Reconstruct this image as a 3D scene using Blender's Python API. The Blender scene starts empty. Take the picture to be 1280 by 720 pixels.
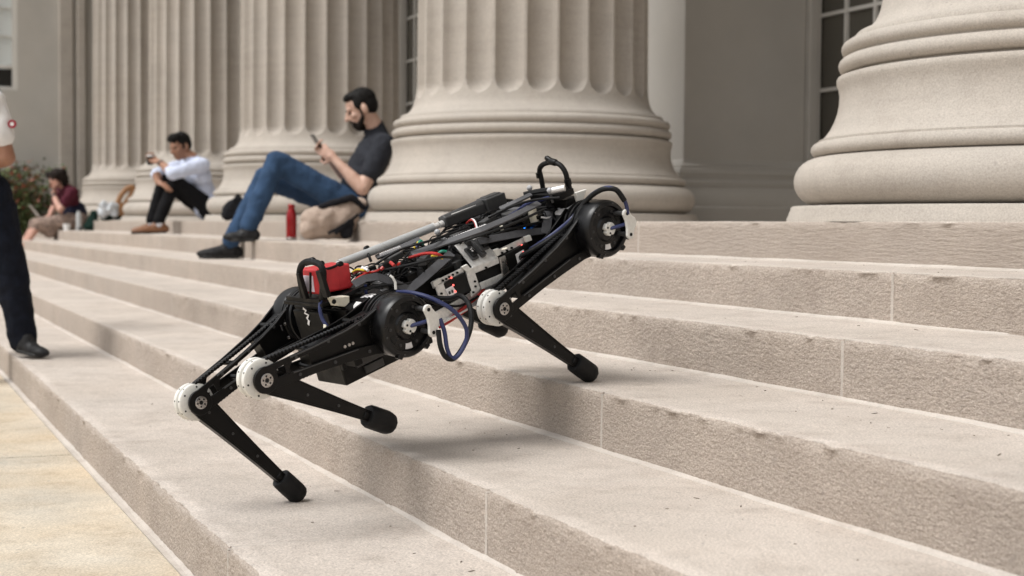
import bpy, bmesh, math, random
from mathutils import Vector, Matrix, noise, Euler
random.seed(7)
sc = bpy.context.scene
COL = sc.collection
R = math.radians

# ------------------------------------------------------------------ camera, sky, sun, exposure
cam_d = bpy.data.cameras.new("camera"); cam = bpy.data.objects.new("camera", cam_d); COL.objects.link(cam)
cam_d.sensor_width = 36.0
cam_d.lens = 1891.19 / 1280 * 36.0
cam_d.clip_start = 0.05; cam_d.clip_end = 3000
cx_, cy_, cz_ = Vector((0.3950035, 0.91865021, 0.00735008)), Vector((-0.04091861, 0.0096004, 0.99911636)), -Vector((-0.91776789, 0.39495521, -0.04138208))
cam.matrix_world = Matrix(((cx_.x, cy_.x, cz_.x, 0.0), (cx_.y, cy_.y, cz_.y, -2.76298), (cx_.z, cy_.z, cz_.z, -0.01911), (0, 0, 0, 1)))
cam_d.dof.use_dof = True
cam_d.dof.focus_distance = 3.25
cam_d.dof.aperture_fstop = 5.2
sc.camera = cam

SUN_DIR = Vector((0.03, -0.48, 0.87)).normalized()          # towards the sun: in front of the building, high, behind cloud
world = bpy.data.worlds.new("World"); sc.world = world; world.use_nodes = True
wn = world.node_tree.nodes; wl = world.node_tree.links
sky = wn.new("ShaderNodeTexSky"); sky.sky_type = 'NISHITA'; sky.sun_disc = False
sky.sun_elevation = math.asin(SUN_DIR.z)
sky.sun_rotation = math.atan2(SUN_DIR.x, SUN_DIR.y)
sky.dust_density = 4.0; sky.air_density = 1.0; sky.ozone_density = 1.0
hs = wn.new("ShaderNodeHueSaturation"); hs.inputs["Saturation"].default_value = 0.10   # a grey, overcast sky
wl.new(sky.outputs[0], hs.inputs["Color"])
bg = wn["Background"]; bg.inputs["Strength"].default_value = 0.135
wl.new(hs.outputs[0], bg.inputs["Color"])
sun_d = bpy.data.lights.new("sun", 'SUN'); sun = bpy.data.objects.new("sun", sun_d); COL.objects.link(sun)
sun_d.energy = 1.5; sun_d.angle = R(30); sun_d.color = (1.0, 0.975, 0.94)
sun.rotation_euler = SUN_DIR.to_track_quat('Z', 'Y').to_euler()
sc.view_settings.view_transform = 'Standard'; sc.view_settings.look = 'None'
sc.view_settings.exposure = 0.40; sc.view_settings.gamma = 1.0
sc.view_settings.use_curve_mapping = False

# ------------------------------------------------------------------ materials
def new_mat(name):
    m = bpy.data.materials.new(name); m.use_nodes = True
    return m, m.node_tree.nodes, m.node_tree.links, m.node_tree.nodes["Principled BSDF"]
def simple(name, col, rough=0.5, metal=0.0, bump=0.0, scale=200.0, var=0.0, spec=0.5, coat=0.0):
    m, n, l, b = new_mat(name)
    b.inputs["Roughness"].default_value = rough; b.inputs["Metallic"].default_value = metal
    b.inputs["Specular IOR Level"].default_value = spec
    b.inputs["Coat Weight"].default_value = coat
    tc = n.new("ShaderNodeTexCoord")
    nz = n.new("ShaderNodeTexNoise"); nz.inputs["Scale"].default_value = scale; nz.inputs["Detail"].default_value = 3
    l.new(tc.outputs["Object"], nz.inputs["Vector"])
    v = var if var else 0.12
    rm = n.new("ShaderNodeValToRGB")
    rm.color_ramp.elements[0].position = 0.3; rm.color_ramp.elements[1].position = 0.7
    rm.color_ramp.elements[0].color = tuple(c * (1 - v) for c in col) + (1,)
    rm.color_ramp.elements[1].color = tuple(min(1, c * (1 + v)) for c in col) + (1,)
    l.new(nz.outputs["Fac"], rm.inputs["Fac"]); l.new(rm.outputs["Color"], b.inputs["Base Color"])
    n2 = n.new("ShaderNodeTexNoise"); n2.inputs["Scale"].default_value = 38; n2.inputs["Detail"].default_value = 5; l.new(tc.outputs["Object"], n2.inputs["Vector"])   # handling marks
    mr = n.new("ShaderNodeMapRange"); mr.inputs[1].default_value = 0.35; mr.inputs[2].default_value = 0.68; mr.inputs[3].default_value = rough * 0.78; mr.inputs[4].default_value = min(1, rough * 1.25); l.new(n2.outputs["Fac"], mr.inputs[0]); l.new(mr.outputs[0], b.inputs["Roughness"])
    if bump:
        bp = n.new("ShaderNodeBump"); bp.inputs["Strength"].default_value = bump; bp.inputs["Distance"].default_value = 0.002
        l.new(nz.outputs["Fac"], bp.inputs["Height"]); l.new(bp.outputs["Normal"], b.inputs["Normal"])
    return m
def emit(name, col, strength):
    m, n, l, b = new_mat(name)
    b.inputs["Base Color"].default_value = col + (1,)
    b.inputs["Emission Color"].default_value = col + (1,); b.inputs["Emission Strength"].default_value = strength
    return m
def stone(name, col, mott=0.10, grain=0.10, gscale=260, bump=0.25, bdist=0.002, bscale=110, stretch=(1, 1, 1), rot=(0, 0, 0), warm=0.04, mscale=2.2, pits=0.0, streak=0.0, blotch=0.0, stain=(1.04, 0.93, 0.80)):
    m, n, l, b = new_mat(name)
    b.inputs["Roughness"].default_value = 0.9; b.inputs["Specular IOR Level"].default_value = 0.25
    geo = n.new("ShaderNodeNewGeometry")
    def noise_(scale, detail, rough=0.55, mp=None):
        t = n.new("ShaderNodeTexNoise"); t.inputs["Scale"].default_value = scale; t.inputs["Detail"].default_value = detail
        t.inputs["Roughness"].default_value = rough
        l.new(mp if mp else geo.outputs["Position"], t.inputs["Vector"]); return t.outputs["Fac"]
    mp = n.new("ShaderNodeMapping"); mp.inputs["Scale"].default_value = stretch; mp.inputs["Rotation"].default_value = rot
    l.new(geo.outputs["Position"], mp.inputs["Vector"])
    def mixrgb(fac, a, bcol, mode='MIX'):
        x = n.new("ShaderNodeMix"); x.data_type = 'RGBA'; x.blend_type = mode
        if isinstance(fac, (int, float)): x.inputs[0].default_value = fac
        else: l.new(fac, x.inputs[0])
        for s_, v in ((6, a), (7, bcol)):
            if isinstance(v, tuple): x.inputs[s_].default_value = v + (1,)
            else: l.new(v, x.inputs[s_])
        return x.outputs[2]
    def rng(src, a, c, lo=0.3, hi=0.7):
        t = n.new("ShaderNodeMapRange"); t.inputs[1].default_value = lo; t.inputs[2].default_value = hi
        t.inputs[3].default_value = a; t.inputs[4].default_value = c; l.new(src, t.inputs[0]); return t.outputs[0]
    dark = tuple(c * (1 - mott) for c in col); lite = tuple(min(1, c * (1 + mott * 0.8)) for c in col)
    c1 = mixrgb(rng(noise_(mscale, 5), 0, 1), dark, lite)
    c2 = mixrgb(rng(noise_(mscale * 0.55, 3), 0, warm * 4), c1, (col[0] * stain[0], col[1] * stain[1], col[2] * stain[2]))
    g = rng(noise_(gscale, 3, 0.7, mp.outputs[0]), 1 - grain * 2, 1 + grain * 1.6)
    vm = n.new("ShaderNodeVectorMath"); vm.operation = 'SCALE'; l.new(c2, vm.inputs[0]); l.new(g, vm.inputs[3])
    out = vm.outputs[0]
    if streak:
        ms = n.new("ShaderNodeMapping"); ms.inputs["Scale"].default_value = (1.2, 1.2, 26); l.new(geo.outputs["Position"], ms.inputs["Vector"])
        s2 = rng(noise_(1.0, 4, 0.6, ms.outputs[0]), 1 - streak, 1 + streak)
        v2 = n.new("ShaderNodeVectorMath"); v2.operation = 'SCALE'; l.new(out, v2.inputs[0]); l.new(s2, v2.inputs[3]); out = v2.outputs[0]
    if blotch:                                         # weathering: grey-brown stains of their own outline
        q1 = rng(noise_(7.5, 6, 0.68), 0, 1, 0.50, 0.66); q2 = rng(noise_(24, 4, 0.6), 0, 1, 0.52, 0.70)
        out = mixrgb(q1, out, mixrgb(1.0, out, (1 - blotch * 1.3, 1 - blotch * 1.45, 1 - blotch * 1.55), 'MULTIPLY'))
        out = mixrgb(q2, out, mixrgb(1.0, out, (1 - blotch * .8, 1 - blotch * .8, 1 - blotch * .8), 'MULTIPLY'))
    if pits:
        p = rng(noise_(46, 2, 0.5), 0, 1, 0.70, 0.76)
        out = mixrgb(p, out, tuple(c * (1 - pits) for c in col))
    l.new(out, b.inputs["Base Color"])
    h1 = noise_(bscale, 6, 0.65, mp.outputs[0])
    bp = n.new("ShaderNodeBump"); bp.inputs["Strength"].default_value = bump; bp.inputs["Distance"].default_value = bdist
    l.new(h1, bp.inputs["Height"]); l.new(bp.outputs["Normal"], b.inputs["Normal"])
    return m

SC = (0.50, 0.425, 0.35)
M = {}
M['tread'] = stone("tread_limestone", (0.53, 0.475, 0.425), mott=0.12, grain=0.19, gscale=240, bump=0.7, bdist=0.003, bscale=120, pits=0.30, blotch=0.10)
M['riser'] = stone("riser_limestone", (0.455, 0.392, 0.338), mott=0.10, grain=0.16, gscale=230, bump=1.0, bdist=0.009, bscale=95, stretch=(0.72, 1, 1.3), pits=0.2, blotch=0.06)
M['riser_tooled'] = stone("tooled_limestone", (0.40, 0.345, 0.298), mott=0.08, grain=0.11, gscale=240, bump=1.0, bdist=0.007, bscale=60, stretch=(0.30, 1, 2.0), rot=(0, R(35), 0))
M['column'] = stone("column_limestone", (0.43, 0.393, 0.350), mott=0.07, grain=0.10, gscale=190, bump=0.5, bdist=0.003, bscale=90, streak=0.045, pits=0.2, blotch=0.05)
M['wall'] = stone("wall_limestone", (0.47, 0.45, 0.415), mott=0.06, grain=0.05, gscale=200, bump=0.2, bdist=0.002, bscale=60)
M['mortar'] = stone("pale_mortar", (0.52, 0.475, 0.43), blotch=0.12, mott=0.12, grain=0.07, bump=0.4, bscale=120)
M['paving'] = stone("tan_paving", (0.545, 0.495, 0.415), mott=0.18, grain=0.16, gscale=200, blotch=0.10, stain=(1.05, 0.88, 0.66), bump=0.35, bdist=0.002, bscale=110, warm=0.16, mscale=3.4, pits=0.3)
M['joint'] = stone("joint_grit", (0.15, 0.13, 0.105), bump=0.5)
M['ground'] = stone("ground_concrete", (0.40, 0.36, 0.30), bump=0.3)
M['debris'] = simple("leaf_litter", (0.09, 0.065, 0.04), 0.9, var=0.6, scale=60)
# robot
M['black'] = simple("black_anodised", (0.0028, 0.0027, 0.0028), 0.40, 0.0, 0.05, 300, spec=0.25)
M['carbon'] = simple("matt_black_plate", (0.003, 0.0028, 0.0028), 0.5, spec=0.25)
M['gloss'] = simple("black_moulded", (0.0035, 0.0035, 0.004), 0.33, spec=0.38)
M['rubber'] = simple("black_rubber", (0.0045, 0.0045, 0.005), 0.6, spec=0.28, bump=0.3, scale=400)
M['grey_bar'] = simple("grey_carbon_bar", (0.075, 0.075, 0.08), 0.5, 0.0, 0.1, 500)
M['webbing'] = simple("grey_webbing", (0.055, 0.055, 0.06), 0.8, bump=0.6, scale=900)
M['silver'] = simple("silver_aluminium", (0.72, 0.71, 0.69), 0.40, 0.35, 0.05, 120)
M['steel'] = simple("bare_steel", (0.45, 0.44, 0.43), 0.3, 1.0)
M['white'] = simple("white_nylon", (0.70, 0.69, 0.65), 0.45, var=0.05)
M['cream'] = simple("cream_print", (0.74, 0.70, 0.58), 0.5, var=0.05)
M['label'] = simple("white_label", (0.75, 0.74, 0.74), 0.5, var=0.08, scale=60)
M['pinklabel'] = simple("printed_label", (0.66, 0.58, 0.64), 0.5, var=0.15, scale=70)
M['tube'] = simple("pale_grey_tube", (0.43, 0.44, 0.44), 0.35, 0.1, var=0.02)
M['dkgrey'] = simple("dark_grey_plastic", (0.042, 0.042, 0.043), 0.5)
M['batt'] = simple("red_battery_wrap", (0.50, 0.026, 0.032), 0.45, bump=0.25, scale=45, var=0.12)
M['red'] = simple("red_wire", (0.42, 0.02, 0.015), 0.4)
M['yellow'] = simple("yellow_wire", (0.70, 0.50, 0.03), 0.45)
M['blue'] = simple("blue_cable", (0.020, 0.028, 0.095), 0.42)
M['green'] = simple("green_wire", (0.02, 0.25, 0.17), 0.45)
M['shade_black'] = simple("painted_shade_black", (0.004, 0.004, 0.004), 0.9)  # near-black colour stands in for shade in openings; also on dark pins
M['ball'] = simple("grey_marker", (0.40, 0.40, 0.41), 0.5)
M['led_r'] = emit("red_led", (1.0, 0.12, 0.10), 1.6)
M['led_b'] = emit("blue_led", (0.02, 0.25, 1.0), 1.8)
# people and things
def cloth(name, col, var=0.18, scale=30, bump=0.3, bscale=500):
    m, n, l, b = new_mat(name)
    b.inputs["Roughness"].default_value = 0.9; b.inputs["Specular IOR Level"].default_value = 0.2
    tc = n.new("ShaderNodeTexCoord")
    a = n.new("ShaderNodeTexNoise"); a.inputs["Scale"].default_value = scale; a.inputs["Detail"].default_value = 4; l.new(tc.outputs["Object"], a.inputs["Vector"])
    w = n.new("ShaderNodeTexNoise"); w.inputs["Scale"].default_value = bscale; l.new(tc.outputs["Object"], w.inputs["Vector"])
    rm = n.new("ShaderNodeValToRGB"); rm.color_ramp.elements[0].position = 0.3; rm.color_ramp.elements[1].position = 0.72
    rm.color_ramp.elements[0].color = tuple(c * (1 - var) for c in col) + (1,); rm.color_ramp.elements[1].color = tuple(c * (1 + var) for c in col) + (1,)
    l.new(a.outputs["Fac"], rm.inputs["Fac"]); l.new(rm.outputs["Color"], b.inputs["Base Color"])
    bp = n.new("ShaderNodeBump"); bp.inputs["Strength"].default_value = bump; bp.inputs["Distance"].default_value = 0.003
    l.new(w.outputs["Fac"], bp.inputs["Height"]); l.new(bp.outputs["Normal"], b.inputs["Normal"])
    return m
def skin(name, col):
    m, n, l, b = new_mat(name)
    b.inputs["Roughness"].default_value = 0.5; b.inputs["Specular IOR Level"].default_value = 0.35
    b.inputs["Subsurface Weight"].default_value = 0.08; b.inputs["Subsurface Radius"].default_value = (0.01, 0.004, 0.002)
    tc = n.new("ShaderNodeTexCoord")
    a = n.new("ShaderNodeTexNoise"); a.inputs["Scale"].default_value = 22; a.inputs["Detail"].default_value = 4; l.new(tc.outputs["Object"], a.inputs["Vector"])
    rm = n.new("ShaderNodeValToRGB"); rm.color_ramp.elements[0].position = 0.3; rm.color_ramp.elements[1].position = 0.7
    rm.color_ramp.elements[0].color = (col[0] * 0.88, col[1] * 0.80, col[2] * 0.78, 1); rm.color_ramp.elements[1].color = tuple(c * 1.08 for c in col) + (1,)
    l.new(a.outputs["Fac"], rm.inputs["Fac"]); l.new(rm.outputs["Color"], b.inputs["Base Color"])
    return m
M['skin_fair'] = skin("fair_skin", (0.55, 0.37, 0.29)); M['skin_tan'] = skin("tan_skin", (0.33, 0.18, 0.115)); M['skin_light'] = skin("light_skin", (0.54, 0.32, 0.25)); M['skin_mid'] = skin("brown_skin", (0.32, 0.17, 0.11))
M['hair'] = simple("dark_hair", (0.006, 0.005, 0.0045), 0.75, bump=0.5, scale=160, spec=0.2); M['brownhair'] = simple("brown_hair", (0.013, 0.008, 0.006), 0.75, bump=0.6, scale=120, spec=0.2)
M['beard'] = simple("dark_beard", (0.012, 0.008, 0.006), 0.85, spec=0.2, bump=0.5, scale=260)
M['eye'] = simple("dark_eye", (0.02, 0.014, 0.012), 0.2)
M['charcoal'] = cloth("charcoal_shirt", (0.025, 0.027, 0.034)); M['denim'] = cloth("blue_denim", (0.034, 0.068, 0.132), 0.26, 9); M['palejean'] = cloth("dark_denim", (0.006, 0.008, 0.015), 0.3)
M['whiteshirt'] = cloth("pale_blue_shirt", (0.56, 0.61, 0.75), 0.06); M['blacktr'] = cloth("black_trousers", (0.006, 0.006, 0.007), 0.2)
M['maroon'] = cloth("maroon_cloth", (0.070, 0.012, 0.022), 0.25); M['navy'] = cloth("navy_cloth", (0.014, 0.016, 0.035), 0.2); M['skirt'] = cloth("patterned_skirt", (0.27, 0.20, 0.165), 0.45, 26)
M['tee'] = cloth("white_tee", (0.75, 0.74, 0.73), 0.05); M['patch'] = simple("red_patch", (0.28, 0.014, 0.03), 0.6)
M['shoe'] = simple("black_suede", (0.005, 0.005, 0.006), 0.75, bump=0.3); M['sole'] = simple("black_sole", (0.014, 0.014, 0.014), 0.6); M['tanshoe'] = simple("tan_leather", (0.20, 0.085, 0.035), 0.5, bump=0.2); M['tansole'] = simple("brown_sole", (0.04, 0.022, 0.014), 0.6)
M['sock'] = cloth("pale_sock", (0.62, 0.63, 0.67)); M['darksock'] = cloth("dark_sock", (0.015, 0.015, 0.022))
M['canvas'] = cloth("tan_canvas", (0.40, 0.315, 0.26), 0.14, 16); M['darkbag'] = cloth("black_nylon", (0.012, 0.012, 0.015)); M['greenbag'] = cloth("dark_green_nylon", (0.010, 0.028, 0.022))
M['plasticbag'] = simple("white_plastic_bag", (0.46, 0.48, 0.50), 0.4, bump=0.5, scale=30, var=0.18); M['leather'] = simple("tan_brown_leather", (0.27, 0.13, 0.05), 0.5, bump=0.3)
M['bottle'] = simple("red_metallic_paint", (0.40, 0.008, 0.012), 0.22, 0.35, coat=0.5); M['phone'] = simple("black_glass", (0.01, 0.01, 0.012), 0.12)
M['cup'] = simple("white_paper", (0.74, 0.73, 0.72), 0.6, var=0.04)
M['leaf'] = simple("shrub_leaf_green", (0.095, 0.125, 0.045), 0.55, var=0.45, scale=9); M['leafred'] = simple("shrub_leaf_rust", (0.25, 0.075, 0.04), 0.6, var=0.4, scale=9); M['twig'] = simple("shrub_stem", (0.11, 0.08, 0.055), 0.9)
M['frame'] = simple("pale_window_paint", (0.58, 0.56, 0.52), 0.5, var=0.05); M['blind'] = simple("pale_blind", (0.60, 0.63, 0.62), 0.7, var=0.05)
def glass(name, col):
    m, n, l, b = new_mat(name)
    b.inputs["Base Color"].default_value = col + (1,); b.inputs["Roughness"].default_value = 0.08; b.inputs["Specular IOR Level"].default_value = 0.5
    tc = n.new("ShaderNodeTexCoord"); a = n.new("ShaderNodeTexNoise"); a.inputs["Scale"].default_value = 1.2
    l.new(tc.outputs["Object"], a.inputs["Vector"]); bp = n.new("ShaderNodeBump"); bp.inputs["Strength"].default_value = 0.02; l.new(a.outputs["Fac"], bp.inputs["Height"]); l.new(bp.outputs["Normal"], b.inputs["Normal"])
    return m
M['glass'] = glass("window_glass", (0.085, 0.078, 0.064)); M['glassdark'] = glass("dark_window_glass", (0.012, 0.013, 0.013))

# ------------------------------------------------------------------ mesh builder
def V(*a): return Vector(a[0]) if len(a) == 1 else Vector(a)
class MB:
    def __init__(s): s.v = []; s.f = []; s.mi = []
    def add(s, vs, fs, mi=0):
        o = len(s.v); s.v += [tuple(x) for x in vs]; s.f += [tuple(i + o for i in f) for f in fs]; s.mi += [mi] * len(fs); return s
    def box(s, c, size, ax=None, mi=0):
        c = V(c); X, Y, Z = ax if ax else (V(1, 0, 0), V(0, 1, 0), V(0, 0, 1))
        h = [d / 2 for d in size]
        vs = [c + X * (h[0] * i) + Y * (h[1] * j) + Z * (h[2] * k) for i in (-1, 1) for j in (-1, 1) for k in (-1, 1)]
        return s.add(vs, [(0, 1, 3, 2), (4, 6, 7, 5), (0, 4, 5, 1), (2, 3, 7, 6), (0, 2, 6, 4), (1, 5, 7, 3)], mi)
    def cyl(s, p0, p1, r0, r1=None, n=20, mi=0, caps=True):
        p0, p1 = V(p0), V(p1); r1 = r0 if r1 is None else r1
        d = (p1 - p0).normalized(); a = d.orthogonal().normalized(); b = d.cross(a)
        vs = [p0 + (a * math.cos(t) + b * math.sin(t)) * r0 for t in [2 * math.pi * i / n for i in range(n)]]
        vs += [p1 + (a * math.cos(t) + b * math.sin(t)) * r1 for t in [2 * math.pi * i / n for i in range(n)]]
        fs = [(i, (i + 1) % n, n + (i + 1) % n, n + i) for i in range(n)]
        if caps: fs += [tuple(range(n - 1, -1, -1)), tuple(range(n, 2 * n))]
        return s.add(vs, fs, mi)
    def lathe(s, prof, c=(0, 0, 0), axis=(0, 0, 1), n=32, mi=0, ref=None):
        c = V(c); d = V(axis).normalized(); a = (V(ref) if ref else d.orthogonal()).normalized(); b = d.cross(a)
        vs = []
        for r, z in prof:
            for i in range(n):
                t = 2 * math.pi * i / n; vs.append(c + d * z + (a * math.cos(t) + b * math.sin(t)) * max(r, 1e-5))
        fs = []
        for k in range(len(prof) - 1):
            for i in range(n):
                j = (i + 1) % n; fs.append((k * n + i, k * n + j, (k + 1) * n + j, (k + 1) * n + i))
        return s.add(vs, fs, mi)
    def tube(s, pts, r, n=8, mi=0, smooth=True, sub=5):
        pts = [V(p) for p in pts]
        if smooth and len(pts) > 2:
            q = []
            P = [pts[0] * 2 - pts[1]] + pts + [pts[-1] * 2 - pts[-2]]
            for i in range(1, len(P) - 2):
                for k in range(sub):
                    t = k / sub; p0, p1, p2, p3 = P[i - 1:i + 3]
                    q.append(0.5 * ((2 * p1) + (p2 - p0) * t + (2 * p0 - 5 * p1 + 4 * p2 - p3) * t * t + (3 * p1 - p0 - 3 * p2 + p3) * t ** 3))
            q.append(pts[-1]); pts = q
        vs = []; a = None
        for i, p in enumerate(pts):
            d = (pts[min(i + 1, len(pts) - 1)] - pts[max(i - 1, 0)]).normalized()
            if a is None: a = d.orthogonal().normalized()
            a = (a - d * a.dot(d)).normalized(); b = d.cross(a)
            rr = r(i / (len(pts) - 1)) if callable(r) else r
            vs += [p + (a * math.cos(2 * math.pi * k / n) + b * math.sin(2 * math.pi * k / n)) * rr for k in range(n)]
        fs = [(i * n + k, i * n + (k + 1) % n, (i + 1) * n + (k + 1) % n, (i + 1) * n + k) for i in range(len(pts) - 1) for k in range(n)]
        fs += [tuple(range(n - 1, -1, -1)), tuple(range((len(pts) - 1) * n, len(pts) * n))]
        return s.add(vs, fs, mi)
    def prism(s, poly, o, ax, ay, t, mi=0):
        """polygon in the plane (ax, ay) at o, thickness t along ax x ay"""
        o, ax, ay = V(o), V(ax), V(ay); nn = ax.cross(ay).normalized() * t; n = len(poly)
        vs = [o + ax * x + ay * y for x, y in poly]; vs += [p + nn for p in vs]
        fs = [tuple(range(n - 1, -1, -1)), tuple(range(n, 2 * n))] + [(i, (i + 1) % n, n + (i + 1) % n, n + i) for i in range(n)]
        return s.add(vs, fs, mi)
    def ribbon(s, pts, w, wd, t, mi=0):
        """flat strap through pts, width w along wd, thickness t"""
        pts = [V(p) for p in pts]; vs = []
        for i, p in enumerate(pts):
            d = (pts[min(i + 1, len(pts) - 1)] - pts[max(i - 1, 0)]).normalized()
            wv = V(wd) if not isinstance(wd, list) else V(wd[i])
            wv = (wv - d * wv.dot(d)).normalized(); nv = d.cross(wv).normalized()
            vs += [p + wv * w / 2 + nv * t / 2, p - wv * w / 2 + nv * t / 2, p - wv * w / 2 - nv * t / 2, p + wv * w / 2 - nv * t / 2]
        fs = [(i * 4 + k, i * 4 + (k + 1) % 4, i * 4 + 4 + (k + 1) % 4, i * 4 + 4 + k) for i in range(len(pts) - 1) for k in range(4)]
        fs += [(3, 2, 1, 0), tuple(range(len(vs) - 4, len(vs)))]
        return s.add(vs, fs, mi)
    def ell(s, c, r, ax=None, nu=18, nv=12, mi=0):
        c = V(c); X, Y, Z = ax if ax else (V(1, 0, 0), V(0, 1, 0), V(0, 0, 1))
        if not isinstance(r, (tuple, list)): r = (r, r, r)
        vs = [c + Z * r[2]]; fs = []
        for j in range(1, nv):
            t = math.pi * j / nv
            for i in range(nu):
                p = 2 * math.pi * i / nu; vs.append(c + X * (r[0] * math.sin(t) * math.cos(p)) + Y * (r[1] * math.sin(t) * math.sin(p)) + Z * (r[2] * math.cos(t)))
        vs.append(c - Z * r[2]); L = len(vs) - 1
        for i in range(nu): fs.append((0, 1 + i, 1 + (i + 1) % nu)); fs.append((L, L - nu + (i + 1) % nu, L - nu + i))
        for j in range(nv - 2):
            for i in range(nu): fs.append((1 + j * nu + i, 1 + (j + 1) * nu + i, 1 + (j + 1) * nu + (i + 1) % nu, 1 + j * nu + (i + 1) % nu))
        return s.add(vs, fs, mi)
    def cap(s, p0, p1, r0, r1=None, n=14, mi=0):
        """tapered capsule"""
        p0, p1 = V(p0), V(p1); r1 = r0 if r1 is None else r1
        d = p1 - p0; L = d.length
        if L < 1e-6: return s.ell(p0, max(r0, r1))
        prof = [(r0 * math.cos(t), r0 * math.sin(t)) for t in [-math.pi / 2 + math.pi / 2 * k / 5 for k in range(6)]]
        prof += [(r1 * math.cos(t), L + r1 * math.sin(t)) for t in [math.pi / 2 * k / 5 for k in range(6)]]
        return s.lathe(prof, p0, d, n, mi)
    def build(s, name, mat, parent=None, T=None, smooth=False, bevel=0.0, loc=None, seg=2, angle=35, free=False):
        me = bpy.data.meshes.new(name)
        vs = s.v
        if T is not None: vs = [tuple(T @ V(p)) for p in vs]
        if loc is not None: vs = [tuple(V(p) - V(loc)) for p in vs]
        me.from_pydata(vs, [], s.f)
        for m in (mat if isinstance(mat, (list, tuple)) else [mat]): me.materials.append(m)
        if any(s.mi): me.polygons.foreach_set("material_index", s.mi)
        if smooth: me.polygons.foreach_set("use_smooth", [True] * len(me.polygons))
        me.update()
        bm = bmesh.new(); bm.from_mesh(me); bmesh.ops.recalc_face_normals(bm, faces=bm.faces); bm.to_mesh(me); bm.free()
        if smooth and angle < 180: me.set_sharp_from_angle(angle=R(angle))
        o = bpy.data.objects.new(name, me); COL.objects.link(o)
        if loc is not None: o.location = loc
        if parent: o.parent = parent
        if bevel:
            b = o.modifiers.new("edge", 'BEVEL'); b.width = bevel; b.segments = seg; b.limit_method = 'ANGLE'; b.angle_limit = R(40)
        return o
    def blob(s, name, mat, parent=None, loc=None, voxel=0.01, smooth=5, wrinkle=0.0, wscale=0.08):
        """one continuous surface grown over overlapping volumes"""
        o = s.build(name, mat, parent, loc=loc)
        r = o.modifiers.new("skin", 'REMESH'); r.mode = 'VOXEL'; r.voxel_size = voxel; r.use_smooth_shade = True
        if smooth: m_ = o.modifiers.new("relax", 'SMOOTH'); m_.iterations = smooth; m_.factor = 0.5
        if wrinkle:
            t = bpy.data.textures.new(name + "_folds", 'CLOUDS'); t.noise_scale = wscale; t.noise_depth = 2
            d = o.modifiers.new("folds", 'DISPLACE'); d.texture = t; d.strength = wrinkle; d.mid_level = 0.5; d.texture_coords = 'LOCAL'
        return o
def tag(o, label=None, cat=None, group=None, kind=None):
    if label: o["label"] = label
    if cat: o["category"] = cat
    if group: o["group"] = group
    if kind: o["kind"] = kind
    return o
def empty(name, loc, label=None, cat=None, group=None, kind=None):
    o = bpy.data.objects.new(name, None); COL.objects.link(o); o.location = loc; o.empty_display_size = 0.1
    return tag(o, label, cat, group, kind)
def rel(par):
    """offset from world coordinates to the parent's own"""
    return -V(par.location)
def W(mb, name, mat, par, **k):
    """part of par, its shape given in world coordinates"""
    return mb.build(name, mat, par, T=Matrix.Translation(rel(par)), **k)

# ------------------------------------------------------------------ ground and pavement
HR, TR = 0.128, 0.42476
GZ = -6 * HR
gm = MB(); gm.add([(-400, -800, GZ - 0.02), (400, -800, GZ - 0.02), (400, 300, GZ - 0.02), (-400, 300, GZ - 0.02)], [(0, 1, 2, 3)])
tag(gm.build("ground", M['ground']), "flat ground around the steps and building", kind='structure')
pave = empty("pavement", (0, -2.13, GZ), "tan stone paving in front of the lowest step", kind='structure')
def soft_slab(x0, x1, y0, y1, z, th=0.06, amp=0.0015):
    nx = max(2, int((x1 - x0) / 0.12)); ny = max(2, int((y1 - y0) / 0.12)); m = MB(); vs = []
    xs = [x0, x0 + 0.004] + [x0 + (x1 - x0) * i / nx for i in range(1, nx)] + [x1 - 0.004, x1]
    ys = [y0, y0 + 0.004] + [y0 + (y1 - y0) * i / ny for i in range(1, ny)] + [y1 - 0.004, y1]
    for i, x in enumerate(xs):
        for j, y in enumerate(ys):
            e = i in (0, len(xs) - 1) or j in (0, len(ys) - 1)
            vs.append((x, y, z - (0.004 if e else 0) + amp * noise.noise((x * 3, y * 3, 0))))
    N = len(ys); fs = [(i * N + j, (i + 1) * N + j, (i + 1) * N + j + 1, i * N + j + 1) for i in range(len(xs) - 1) for j in range(N - 1)]
    m.add(vs, fs)
    m.box(((x0 + x1) / 2, (y0 + y1) / 2, z - 0.005 - th / 2 + 0.0005), (x1 - x0, y1 - y0, th - 0.001))
    return m
for i in range(-7, 3):
    for j in range(3):
        x0 = -5.02 + i * 3.2
        W(soft_slab(x0 + 0.012, x0 + 3.188, -2.142 - (j + 1) * 1.7 + 0.008, -2.142 - j * 1.7, GZ), "paving_slab", M['paving'], pave)
jm = MB(); jm.box((-6, -4.8, GZ - 0.02), (44, 5.4, 0.02)); W(jm, "joint_sand", M['joint'], pave)
fm = MB(); fm.box((-9, -2.133, GZ - 0.008), (30, 0.022, 0.02)); W(fm, "edge_mortar", M['mortar'], pave)

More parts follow.
